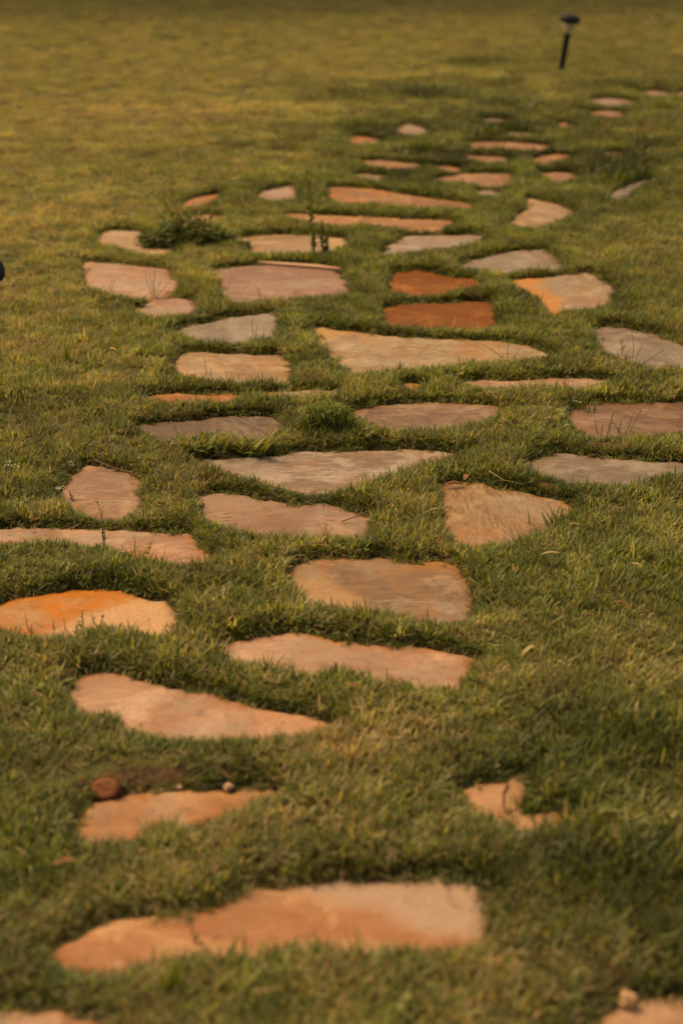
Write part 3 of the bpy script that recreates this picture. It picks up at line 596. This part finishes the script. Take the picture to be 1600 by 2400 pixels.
def wob(a, b, k=5, amt=.06, rr=R):
    a, b = Vector(a), Vector(b); L = (b-a).length; out = []
    o1 = Vector((rr.uniform(-1, 1), rr.uniform(-1, 1), 0))*L*amt
    for i in range(k+1):
        t = i/k; out.append(a+(b-a)*t+o1*math.sin(math.pi*t)+Vector((rr.uniform(-1, 1), rr.uniform(-1, 1), rr.uniform(-.3, .3)))*L*amt*.25*(0 < i < k))
    return out
def place(px, py, name):
    x, y = G(px, py, .008); z = gz(x, y); return empty(name, (x, y, max(z, -.002)-.002))
def sprig(label, base, stems, leafn=6, leafL=.010, tone=.25, smat=None, flowers=0, name='weed_sprig', cat='weed', group=None, rad=.0009, lw=.4, fmat=None):
    """thin upright weed: stems traced as picture points above one base, small leaves along them"""
    root = place(*base, name); tag(root, label, cat, group)
    st = Sh(); fo = Sh(); fl = Sh(); sc = scale_at(*base)
    for (bx, tx, ty) in stems:
        a = Vector(((bx-base[0])/sc, R.uniform(-.008, .008), 0)); b = world(tx, ty, base[0], base[1], R.uniform(-.02, .02))
        st = Sh(); P = wob(a, b, 6, .05); st.tube(P, rad*1.2, rad*.5, 5); st.build('stem', smat or M_stem, root)
        for i in range(leafn):
            t = .15+.8*i/max(1, leafn-1); q = t*6; k = min(5, int(q)); p = P[k]+(P[k+1]-P[k])*(q-k)
            az = R.uniform(0, 6.28); fo.leaf(p, az, R.uniform(.3, 1.0), leafL*R.uniform(.6, 1.3)*(1.2-.6*t), leafL*lw, .6, tone+R.uniform(-.08, .12), n=3)
        for i in range(flowers):
            p = b+Vector((R.uniform(-.006, .006), R.uniform(-.006, .006), -R.uniform(0, .012)))
            for k in range(4): fl.leaf(p, k*1.57+R.random(), .4, .0025, .0023, .2, .5, n=2)
    if leafn: tag(fo.build('foliage', M_weed, root), kind='stuff')
    if flowers: tag(fl.build('flower_head', fmat or M_white, root), kind='stuff')
    return root
def PX(ox, oy, x, y): return (ox+x*.5102, oy+y*.5102)
def SP(ox, oy, base, stems):
    b = PX(ox, oy, *base); return b, [(ox+s_[0]*.5102, *PX(ox, oy, s_[1], s_[2])) for s_ in stems]

# dark leafy weed with tall stalks
root = place(400, 572, 'leafy_weed'); tag(root, 'dark green bushy weed with tall brown stalks beside the half hidden orange tan flagstone', 'weed')
fo, st = Sh(), Sh()
for i in range(950):
    a = R.uniform(0, 6.28); q = math.sqrt(R.random()); x_, y_ = .20*q*math.cos(a)+.06, .10*q*math.sin(a)+.04
    z_ = R.uniform(.01, .03+.13*(1-q*q)*(.35+.65*float(vnoise(x_+9, y_+9, .05, 3)))); fo.leaf((x_, y_, z_), R.uniform(0, 6.28), R.uniform(-.2, 1), R.uniform(.018, .036), R.uniform(.011, .018), .9, R.uniform(.0, .38))
for i in range(9):
    a = .6+i*.35; fo.leaf((-.07+.01*math.cos(a), .0, .012), math.pi*1.1+.3*(i-4), .45, .055, .032, .9, R.uniform(.05, .2))
for tx, ty, h_ in ((780, 60, 1), (800, 10, 1), (760, 30, 1), (730, 110, 1), (830, 120, 1), (900, 150, 1), (1000, 170, 1), (690, 160, 1), (960, 200, 1)):
    t_ = world(*PX(0, 400, tx, ty), 400, 572, R.uniform(-.02, .05)); P = wob((R.uniform(-.05, .05), .02, .03), t_, 7, .07); st.tube(P, .0022, .0007)
    for i in range(3, 8):
        for _ in range(4): fo.leaf(P[i]+Vector((R.uniform(-.006, .006),)*3), R.uniform(0, 6.28), R.uniform(0, 1), R.uniform(.006, .014), .006, .5, R.uniform(.1, .75), n=3)
st.build('stem', M_rstem, root); tag(fo.build('foliage', M_weed, root), kind='stuff')
root = place(555, 578, 'broadleaf_weed'); tag(root, 'low flat clump of round leaves at the left tip of the tan flagstone', 'weed')
fo = Sh()
for i in range(90): fo.leaf((R.uniform(-.045, .045), R.uniform(-.02, .04), R.uniform(.005, .03)), R.uniform(0, 6.28), R.uniform(0, .8), R.uniform(.018, .03), R.uniform(.014, .022), .8, R.uniform(.1, .35))
tag(fo.build('foliage', M_weed, root), kind='stuff')
for lab, base, tops, hgt in (('taller of two bushy upright weed stems standing before the tan flagstone', (737, 600), [(1412, 30), (1425, 90)], .33), ('shorter of two bushy upright weed stems standing before the tan flagstone', (762, 602), [(1480, 260), (1500, 300)], .1)):
    root = place(*base, 'upright_weed'); tag(root, lab, 'weed', 'two upright weeds'); st, fo, fl = Sh(), Sh(), Sh()
    for tp in tops:
        P = wob((0, 0, 0), world(*PX(0, 400, *tp), *base, .02), 9, .05); st.tube(P, .0016, .0007)
        for i in range(1, 10):
            for _ in range(9): fo.leaf(P[i]+Vector((R.uniform(-.004, .004), R.uniform(-.004, .004), R.uniform(-.012, .012))), R.uniform(0, 6.28), R.uniform(.3, 1.2), R.uniform(.014, .03)*(1.25-.09*i), .010, .5, R.uniform(.15, .55), n=3)
        for _ in range(8): fl.leaf(P[-1]+Vector((R.uniform(-.01, .01), R.uniform(-.01, .01), R.uniform(-.02, .01))), R.uniform(0, 6.28), .6, .009, .006, .3, .8, n=2)
    st.build('stem', M_stem, root); tag(fo.build('foliage', M_weed, root), kind='stuff'); tag(fl.build('flower_head', M_rstem, root), kind='stuff')
# dense round tuft
root = place(768, 1022, 'grass_tussock'); tag(root, 'dense dark green fine leaved tuft left of the centre brown flagstone', 'plant'); fo = Sh()
for i in range(520):
    a = R.uniform(0, 6.28); q = math.sqrt(R.random()); fo.leaf((.072*q*math.cos(a), .04+.04*q*math.sin(a), R.uniform(.012, .03+.045*(1-.6*q*q))), R.uniform(0, 6.28), R.uniform(-.3, 1.3), R.uniform(.014, .028), R.uniform(.003, .006), 1.2, R.uniform(.1, .5), n=3)
for i in range(70):
    fo.blade((R.uniform(-.06, .06), R.uniform(0, .06), .01), R.uniform(0, 6.28), R.uniform(.04, .085), .0045, R.uniform(.1, .6), R.uniform(.5, 1.8), R.uniform(.15, .5))
tag(fo.build('foliage', M_weed, root), kind='stuff')
# broad bladed grass
root = place(525, 1060, 'broad_bladed_grass'); tag(root, 'clump of broad pale green grass blades in front of the dark brown streaked flagstone', 'grass'); n_ = 0
for i in range(60):
    bx = R.uniform(-.10, .11); sh = Sh(); sh.blade((bx, R.uniform(-.01, .035), .004), R.choice([0, math.pi])+R.uniform(-1.1, 1.1), R.uniform(.05, .09), R.uniform(.009, .014), R.uniform(.3, .95), R.uniform(.2, .9), R.uniform(.45, .68))
    sh.build('leaf', M_weed, root)
def tuft(label, px, py, n, L, W, spread, tone, name='grass_tuft', lean=(.05, .6), cat='grass', strawn=0):
    root = place(px, py, name); tag(root, label, cat); fo = Sh()
    for i in range(n): fo.blade((R.gauss(0, spread), R.gauss(0, spread*.6), 0), R.uniform(0, 6.28), L*R.uniform(.6, 1.1), W*R.uniform(.7, 1.2), R.uniform(*lean), R.uniform(.1, .9), tone+R.uniform(-.1, .12) if i >= strawn else .85)
    tag(fo.build('foliage', M_weed, root), kind='stuff'); return root
tuft('tall thin bright green grass tuft in the lawn left of the yellow tan stone', 155, 852, 14, .085, .004, .006, .45, lean=(.0, .25))
tuft('bright green leaning grass tuft just left of the yellow tan stone', 345, 838, 16, .055, .006, .012, .5, lean=(.6, 1.2))
tuft('dark green broad tuft at the left edge of the lawn', 25, 945, 40, .05, .006, .03, .12)
tuft('yellow green tuft near the bottom left corner above a dark hollow', 60, 2040, 60, .055, .005, .05, .5, lean=(.3, 1.2))
tuft('pale green tuft with a bleached base in the grass below the largest flagstone', 540, 2350, 16, .075, .006, .012, .55, lean=(.5, 1.1), strawn=4)
tuft('upright pale green blades left of the bleached tuft below the largest flagstone', 405, 2330, 9, .065, .008, .01, .5, lean=(0, .3))
tuft('light green arching tuft at the right tip of the hooked orange flagstone', 1285, 1880, 50, .05, .0035, .02, .4, lean=(.4, 1.3))
tuft('dark taller grass clump in the lower right of the lawn', 1500, 1760, 110, .05, .004, .05, .08)
tuft('dark low grass clump in the right of the lawn above the bottom corner', 1330, 2085, 110, .045, .004, .05, .05)
tuft('dark tussock beyond the red orange far flagstone on the left of the path', 845, 302, 80, .10, .008, .08, .22, name='grass_tussock')
tuft('ragged green tussock left of the far narrow path rows', 990, 362, 70, .10, .008, .06, .25, name='grass_tussock')
tuft('dark grass tussock beyond the pale grey sliver at the right', 1440, 428, 50, .08, .008, .07, .3, name='grass_tussock')
tuft('bright green tall tuft near the right edge at the far end of the path', 1560, 262, 60, .11, .009, .05, .42, name='grass_tussock')
tuft('dark tussock beyond the long thin orange sliver', 1150, 318, 70, .08, .008, .10, .15, name='grass_tussock')
tuft('flat dark tussock beyond the dull tan far sliver', 1215, 302, 70, .08, .008, .10, .15, name='grass_tussock')
tuft('small green grass tuft growing by the left tip of the rust brown right flagstone', 1350, 950, 50, .045, .004, .03, .3)
tuft('long dark blades leaning over the right tip of the golden rippled flagstone', 1325, 1225, 90, .055, .004, .03, .2, lean=(.5, 1.1))
tuft('yellow green upright blades in the grass right of the rounded tan brown flagstone', 1240, 1382, 6, .06, .005, .006, .6, lean=(0, .5))

# thin weed sprigs
V = lambda lab, ox, oy, base, stems, **k: sprig(lab, *SP(ox, oy, base, stems), **k)
V('pair of thin weed stems on the left end of the farthest left pale flagstone', 0, 400, (495, 560), [(495, 535, 475), (490, 515, 490)])
V('bunch of tall thin weed stems before the farthest left pale flagstone', 0, 400, (705, 575), [(700, 665, 445), (705, 690, 440), (712, 720, 450), (705, 705, 470), (716, 745, 480), (720, 780, 500)], leafn=7)
V('thin leaning stems at the left corner of the large pink red flagstone', 0, 400, (1035, 590), [(1035, 1065, 485), (1030, 1010, 520), (1040, 1060, 545)], leafn=3)
V('three short dark stems on the near rim of the large pink red flagstone', 0, 400, (1210, 590), [(1195, 1175, 510), (1210, 1190, 515), (1225, 1220, 550)], leafn=6)
V('thin green sprig before the grey wedge flagstone', 0, 400, (1170, 755), [(1165, 1160, 665), (1175, 1185, 690)], leafn=7)
V('tallest dark seed stem before the yellow tan stone', 0, 700, (943, 350), [(943, 945, 245)], leafn=9, leafL=.007)
V('short dark seed stem right of the tallest one before the yellow tan stone', 0, 700, (965, 350), [(965, 970, 300)], leafn=6, leafL=.006)
V('two tiny dark stems near the right end of the yellow tan stone', 0, 700, (1070, 360), [(1045, 1038, 315), (1095, 1100, 328)], leafn=5, leafL=.006)
V('bare branching brown twig weed over the right end of the big yellow orange flagstone', 800, 500, (755, 660), [(755, 650, 590), (752, 712, 590), (757, 765, 580), (780, 820, 600), (756, 690, 612)], leafn=3, leafL=.006, smat=M_rstem)
V('curled small sprigs on the left of the near rim of the big yellow orange flagstone', 800, 500, (255, 690), [(250, 262, 655), (260, 290, 670), (190, 185, 675)], leafn=3, leafL=.007)
V('thin dark weed stems with seeds before the right grey flagstone', 800, 500, (1335, 720), [(1335, 1310, 530), (1340, 1385, 590), (1345, 1490, 625)], leafn=7, leafL=.008)
V('bright yellow green leafy sprig before the right grey flagstone', 800, 500, (1287, 650), [(1287, 1285, 572)], leafn=7, leafL=.022, tone=.6, rad=.0014)
V('white flowered thin sprigs on the left end of the rust brown right flagstone', 800, 800, (1190, 415), [(1185, 1160, 345), (1190, 1200, 340), (1215, 1245, 285), (1230, 1245, 300)], leafn=8, leafL=.009, flowers=1)
V('white flowered sprigs on the middle of the rust brown right flagstone', 800, 800, (1310, 410), [(1270, 1283, 340), (1300, 1327, 315), (1320, 1365, 290), (1290, 1240, 350)], leafn=8, leafL=.009, flowers=2)
V('cluster of tiny white flowers in the grass between the two brown flagstones', 800, 800, (985, 400), [(940, 930, 365), (950, 945, 345), (960, 958, 310), (985, 1010, 345), (1000, 1025, 305), (1010, 1058, 280), (1015, 1083, 287), (970, 1025, 375), (930, 910, 375), (900, 856, 430)], leafn=4, leafL=.006, flowers=3, rad=.0006)
V('white flowered sprigs standing in front of the pale thin sliver', 800, 800, (1000, 200), [(985, 985, 155), (1000, 1040, 130), (1010, 1062, 98), (1020, 1055, 150), (880, 868, 165), (870, 868, 235)], leafn=5, leafL=.006, flowers=2, rad=.0006)
V('curled dark sprig at the near rim of the centre brown flagstone', 800, 800, (385, 400), [(375, 415, 342), (385, 400, 360), (390, 372, 385)], leafn=2, leafL=.02, lw=.18)
V('tall blurred weed stem rising past the long pale peach flagstone at the left', 0, 1000, (478, 535), [(478, 462, 300), (476, 470, 360), (480, 485, 400)], leafn=9, leafL=.013)
V('thin branched sprig over the middle of the left pale peach flagstone', 0, 1000, (672, 575), [(672, 708, 490), (660, 690, 520), (600, 560, 535), (610, 625, 470)], leafn=4, leafL=.008)
V('three pale seed heads standing in the grass left of the five sided flagstone', 0, 1000, (150, 450), [(125, 120, 310), (155, 158, 375), (190, 200, 360), (330, 328, 435)], leafn=2, leafL=.008, flowers=8, rad=.0008, fmat=M_straw)
V('tiny white flower cluster at the left tip of the five sided flagstone', 0, 1000, (275, 300), [(272, 272, 250), (282, 290, 240), (268, 300, 235), (278, 262, 262)], leafn=3, leafL=.006, flowers=4, rad=.0006)
V('tiny white flower cluster at the left edge of the lawn', 0, 1000, (50, 230), [(40, 30, 175), (50, 45, 165), (60, 65, 178), (58, 85, 190)], leafn=3, leafL=.006, flowers=4, rad=.0006)
V('small white flowers in the lawn beyond the five sided flagstone', 0, 1000, (330, 190), [(325, 320, 145), (332, 335, 135), (338, 330, 150)], leafn=3, leafL=.006, flowers=3, rad=.0006)
V('small leafy stem at the left rim of the five sided flagstone', 0, 1000, (325, 320), [(322, 325, 262), (328, 335, 290)], leafn=8, leafL=.009)
V('branched sprigs on the middle of the bright orange left flagstone', 0, 1300, (375, 325), [(372, 390, 210), (378, 365, 270), (460, 425, 235), (455, 492, 225)], leafn=6, leafL=.010, rad=.0012)
V('pale thin sprigs on the left part of the bright orange flagstone', 0, 1300, (140, 335), [(135, 130, 230), (80, 78, 290), (140, 150, 280), (300, 295, 270), (235, 240, 300)], leafn=5, leafL=.008)
V('looped red brown stems at the right end of the long pink ridged flagstone', 0, 1000, (1490, 480), [(1490, 1520, 435), (1492, 1500, 425), (1500, 1540, 470)], leafn=2, leafL=.012, smat=M_rstem)
V('single soft stem crossing the largest flagstone', 0, 2000, (915, 400), [(905, 868, 215), (915, 950, 375)], leafn=3, leafL=.012, rad=.0012)
V('two short dark stems on the near rim of the largest flagstone', 0, 2000, (1115, 430), [(1115, 1122, 340), (550, 535, 440)], leafn=2, leafL=.008, rad=.0012)
V('thin short sprigs on the near rim of the peach slanting flagstone', 800, 1400, (210, 350), [(208, 208, 300), (20, 15, 300), (375, 378, 360)], leafn=4, leafL=.008)
V('tall stem with pale straw seed head in the far right grass', 800, 200, (1385, 370), [(1385, 1380, 270), (1390, 1360, 290), (1392, 1425, 305), (1388, 1400, 340)], leafn=3, leafL=.05, tone=.3, rad=.003, flowers=12, fmat=M_straw)
V('faint reddish seed stems right of the dark leafy weed', 0, 400, (1110, 175), [(1105, 1100, 60), (1115, 1130, 90), (1090, 1070, 110), (1120, 1090, 100)], leafn=9, leafL=.016, tone=.6, smat=M_rstem, rad=.0015)
V('thin dark grass stem crossing the dark brown streaked flagstone', 0, 700, (825, 650), [(825, 795, 530), (828, 850, 600)], leafn=0, rad=.0010)
V('dark forked stem left of the thin orange sliver', 0, 700, (760, 460), [(758, 670, 415), (762, 640, 400)], leafn=0, rad=.0010)
V('tall thin seed stems in the lawn beyond the yellow tan stone', 0, 700, (415, 320), [(410, 388, 240), (415, 425, 300), (405, 395, 275)], leafn=4, leafL=.006)
V('thin brown seed stems at the far left lawn', 0, 400, (150, 470), [(145, 165, 380), (150, 170, 350), (160, 215, 390), (140, 120, 400)], leafn=4, leafL=.007, smat=M_rstem)
V('thin brown seed stems left of the small peach flagstone', 0, 400, (150, 680), [(145, 130, 590), (150, 155, 600), (160, 175, 610)], leafn=4, leafL=.007, smat=M_rstem)
# low dark rosette
root = place(325, 712, 'rosette_weed'); tag(root, 'dark rosette of pointed leaves between the two left pale flagstones', 'weed')
for i in range(11):
    sh = Sh(); sh.leaf((0, 0, .006), i*.57+R.uniform(-.2, .2), R.uniform(.3, 1.1), R.uniform(.035, .055), .017, .7, R.uniform(.02, .15)); sh.build('leaf', M_weed, root)
root = place(1440, 882, 'rosette_weed'); tag(root, 'round yellow green leaf clump right of the pale thin sliver', 'weed')
for i in range(9):
    sh = Sh(); sh.leaf((R.uniform(-.01, .01), 0, .012), i*.7, R.uniform(.1, .7), R.uniform(.018, .026), .018, .5, R.uniform(.45, .6)); sh.build('leaf', M_weed, root)

# pebbles, soil
def pebble(label, px, py, rx, rz_, mat, seed, name='pebble', cat='pebble', lift=0.0, flat=.85):
    import bmesh
    x_, y_ = G(px, py, .004); sc_ = scale_at(px, py); rx /= sc_; rz_ /= sc_
    bm = bmesh.new(); bmesh.ops.create_icosphere(bm, subdivisions=4, radius=1.0)
    for v in bm.verts:
        n = (float(vnoise(v.co.x*1.0+seed, v.co.y+v.co.z*1.3, .8, seed))-.5)*.75+(float(vnoise(v.co.x+seed, v.co.z-v.co.y, .3, seed+3))-.5)*.25
        v.co *= 1+n; v.co = Vector((v.co.x*rx, v.co.y*rx*flat, v.co.z*rz_))
    me = bpy.data.meshes.new(name); bm.to_mesh(me); bm.free(); me.materials.append(mat)
    me.polygons.foreach_set('use_smooth', [True]*len(me.polygons))
    o = bpy.data.objects.new(name, me); COL.objects.link(o); o.location = (x_, y_, rz_*.45+lift); o.rotation_euler = (0, 0, seed)
    tag(o, label, cat); return o
M_rb = plain('brown_rock', (.17, .058, .025), .9, .2, .45, 45, .6)
M_pp = plain('pale_pebble', (.38, .20, .10), .7, .3, .2, 40)
M_pw = plain('pale_chip', (.32, .19, .11), .7, .3, .2, 60)
pebble('round brown rock resting on the far left rim of the orange flagstone', 250, 1854, 29, 22, M_rb, 3, 'rock', 'rock')
pebble('small pale pebble on the far rim of the orange flagstone, near its right tip', 535, 1842, 12, 8, M_pw, 5)
pebble('small tan pebble on the far rim of the orange flagstone, left of its middle', 420, 1842, 8, 4, M_pw, 7)
pebble('pale rounded pebble on the rim of the bottom right flagstone', 1472, 2350, 21, 21, M_pp, 4)
pebble('red brown soil crumb between the path and the tip of the hooked flagstone', 1338, 1955, 16, 9, M_soilclod, 9, 'soil_clod', 'soil')
pebble('pale orange small stone lying in the far lawn right of the garden light', 1533, 50, 7, 8, M_pp, 12)
pebble('small dark lump in the far lawn at the upper left', 402, 97, 11, 7, M_soilclod, 13, 'soil_clod', 'soil')
pebble('brown lump on the far lawn just above the path start', 1007, 194, 11, 5, M_soilclod, 14, 'soil_clod', 'soil')
pebble('small pale gravel bit at the left tip of the long pink ridged flagstone', 470, 1180, 8, 6, M_pw, 15)
# litter
def leaf_obj(label, px, py, L, W, az, up, mat, lift=.012, droop=.8, fold=.4, tone=.9):
    x_, y_ = G(px, py, .02); sh = Sh(); sh.leaf((0, 0, 0), az, up, L, W, droop, tone, fold, n=6)
    o = sh.build('fallen_leaf', mat, None, (x_, y_, max(gz(x_, y_), 0)+lift)); tag(o, label, 'leaf'); return o
leaf_obj('curled dry brown leaf on the far left corner of the golden rippled flagstone', 1042, 1127, .05, .012, .2, .15, M_brownleaf, .010, .6, .9)
leaf_obj('small dry brown leaf end beside the curled one on the golden flagstone', 1088, 1118, .022, .012, 1.2, .7, M_brownleaf, .012)
leaf_obj('small bright yellow leaf in the lawn left of the yellow tan stone', 257, 833, .026, .008, -.3, .1, plain('yellow_leaf', (.55, .27, .04), .6), .03)
leaf_obj('peach coloured fallen leaf in the lower left grass', 128, 2040, .034, .012, .5, .2, M_brownleaf, .018)
leaf_obj('rust red leaf scrap in the grass right of the peach slanting flagstone', 812, 1632, .03, .010, .1, 0, M_brownleaf, .028)
leaf_obj('pale straw coloured leaf lying in the grass right of the rounded tan brown flagstone', 1310, 1321, .045, .006, 2.9, .1, M_straw, .032)
leaf_obj('short straw piece near the right edge level with the rounded tan brown flagstone', 1500, 1350, .035, .005, 2.3, .1, M_straw, .032)
leaf_obj('orange straw blade beside the tip of the golden rippled flagstone', 1330, 1257, .04, .005, .15, .1, M_straw, .04)
leaf_obj('pinkish dry stalk leaning in the grass right of the peach slanting flagstone', 1222, 1550, .05, .008, .9, .3, M_straw, .02)
leaf_obj('brown scrap in the grass far right below the golden rippled flagstone', 1435, 1440, .035, .007, .2, .1, M_brownleaf, .03)
leaf_obj('tiny rusty leaf in the far lawn at the left', 68, 193, .05, .03, .5, .3, M_brownleaf, .03)
leaf_obj('rusty fallen leaf in the far lawn near the top left corner', 40, 28, .12, .05, .3, .2, M_brownleaf, .03)
leaf_obj('brown fallen leaf in the far lawn below the top left one', 160, 126, .07, .03, .2, .2, M_brownleaf, .03)
leaf_obj('brown leaf lying under the garden light', 1352, 178, .09, .03, .1, .1, M_brownleaf, .03)
def twig(label, pts, rad, mat, name='twig', cat='twig', z=.012):
    W = [Vector((*G(px, py, z_), z_)) for px, py, z_ in pts]; c = W[0].copy(); sh = Sh(); P = []
    for i in range(len(W)-1):
        for k in range(4): P.append(W[i].lerp(W[i+1], k/4)-c+Vector((R.uniform(-1, 1), R.uniform(-1, 1), 0))*.0007)
    P.append(W[-1]-c); sh.tube(P, rad, rad*.5, 6); o = sh.build(name, mat, None, c); tag(o, label, cat); return o
twig('dry brown twig lying along the far edge of the five sided flagstone', [(219, 1077, .02), (255, 1092, .014), (300, 1105, .01), (335, 1117, .008)], .0014, M_rstem)
twig('red brown curved stalk lying on the right end of the long pink ridged flagstone', [(800, 1222, .004), (830, 1212, .006), (858, 1207, .010), (878, 1211, .014)], .0015, M_rstem)
twig('thin raised dark twig in the grass left of the big yellow orange flagstone', [(678, 724, .03), (700, 727, .036), (718, 735, .03)], .0016, M_rstem)
twig('thin straw stalk over the grass at the far edge of the golden rippled flagstone', [(1145, 1103, .03), (1180, 1125, .03), (1230, 1135, .028)], .0010, M_straw)
twig('pale straw stalk in the grass beyond the yellow tan stone', [(552, 815, .03), (580, 811, .034), (602, 810, .03)], .0011, M_straw)
twig('thin dark crack stalk on the hooked orange flagstone', [(1190, 1840, .006), (1180, 1858, .005), (1178, 1885, .005), (1190, 1905, .005)], .0022, M_rstem)
# thin flake on the far edge of the pink red stone
P_ = [(602, 613), (660, 616), (740, 621), (800, 629), (800, 632), (720, 625), (650, 620), (610, 616)]
q_ = [G(a_, b_, .006) for a_, b_ in P_]; cx_, cy_ = np.mean(q_, 0)
fv = [(a_-cx_, b_-cy_, .004) for a_, b_ in q_]+[(a_-cx_, b_-cy_, -.006) for a_, b_ in q_]; n_ = len(q_)
fl_ = mesh_obj('stone_flake', fv, [tuple(range(n_))[::-1], tuple(range(n_, 2*n_))]+[(i, (i+1) % n_, n_+(i+1) % n_, n_+i) for i in range(n_)], plain('flake', (.34, .18, .10), .7), smooth=False)
fl_.location = (cx_, cy_, .006); tag(fl_, 'thin loose flake of stone along the far edge of the large pink red flagstone', 'stone flake')

# garden lights
def lathe(prof, n=28, tilt=None):
    v = []; f = []
    for r_, z_ in prof:
        for k in range(n): a = 6.28318*k/n; v.append((r_*math.cos(a), r_*math.sin(a), z_))
    for i in range(len(prof)-1):
        for k in range(n): f.append((i*n+k, i*n+(k+1) % n, (i+1)*n+(k+1) % n, (i+1)*n+k))
    f.append(tuple(range(n))[::-1]); f.append(tuple((len(prof)-1)*n+k for k in range(n))); return v, f
M_black = plain('black_plastic', (.014, .015, .017), .75, .15, .2, 30, .1)
kk = NT('lamp_lens'); co_ = kk.n('ShaderNodeTexCoord').outputs['Object']
M_lens = kk.done(kk.n('ShaderNodeBsdfPrincipled', {'Base Color': (.50, .36, .16, 1), 'Roughness': .25, 'Transmission Weight': .35, 'IOR': 1.45}).outputs[0])
M_solar = plain('solar_cell', (.012, .014, .022), .6, .2)
def garden_light(label, loc, rot, k=1.0, hh=.45):
    root = empty('garden_light', loc, rot); tag(root, label, 'garden light', 'solar garden lights along the path')
    def part(nm, prof, m, n=28, par=root):
        v, f = lathe([(a*k, b) for a, b in prof], n); o = mesh_obj(nm, v, f, m, par); o.data.shade_auto_smooth if False else None; return o
    part('stake', [(.003, -.06), (.018, .0), (.0215, .04), (.0215, hh-.165), (.025, hh-.16), (.025, hh-.150)], M_black, 16)
    part('lens', [(.028, hh-.150), (.034, hh-.13), (.044, hh-.062), (.038, hh-.058)], M_lens)
    part('lens_base', [(.022, hh-.160), (.031, hh-.156), (.031, hh-.147), (.02, hh-.146)], M_black)
    part('cap', [(.040, hh-.066), (.068, hh-.062), (.072, hh-.052), (.071, hh-.034), (.064, hh-.018), (.045, hh-.006), (.030, hh-.003)], M_black, 20)
    v = [(-.022, -.022, hh-.0025), (.022, -.022, hh-.0025), (.022, .022, hh-.0025), (-.022, .022, hh-.0025)]
    v += [(a, b, hh-.0005) for a, b, c in v]
    mesh_obj('solar_panel', v, [(0, 3, 2, 1), (4, 5, 6, 7)]+[(i, (i+1) % 4, 4+(i+1) % 4, 4+i) for i in range(4)], M_solar, root, smooth=False)
    return root
lx, ly = G(1313, 172)
garden_light('tilted black solar garden light with an amber lens, standing alone in the far lawn', (lx, ly, 0), (0, math.radians(7), 0), 1.12)
# the near one: its cap just enters the picture at the left edge
zt = .40; ax, ay = G(-58, 632, zt)
garden_light('black solar garden light whose cap just shows at the left picture edge', (ax-.01, ay, 0), (0, math.radians(2), 0), 1.0, .44)
# gravel strip beyond the lawn, top right corner
gx0, gy0 = G(1500, 6); v = [(gx0, gy0, .012), (gx0+1.2, gy0-.5, .012), (gx0+14, gy0-1.5, .012), (gx0+14, gy0+6, .012), (gx0+2, gy0+6, .012)]
pv = mesh_obj('gravel_path', v, [(0, 1, 2, 3, 4)], plain('pink_gravel', (.26, .17, .12), .9, .2, .5, 30, .8), smooth=False); tag(pv, kind='structure')

tree('unseen leafy tree added for shade, left of the middle beyond the far edge of the lawn', -4.2, 21.6, 7.5, 2.6)
tree('unseen leafy tree added for shade beyond the far edge of the lawn, beside two others', .2, 22.4, 8.5, 3.0)
tree('unseen leafy tree added for shade beyond the far right corner of the lawn', 4.8, 21.8, 7.5, 2.8)
tree('unseen leafy tree added for shade, farthest to the left beyond the lawn', -9.0, 22.5, 8.0, 3.0)
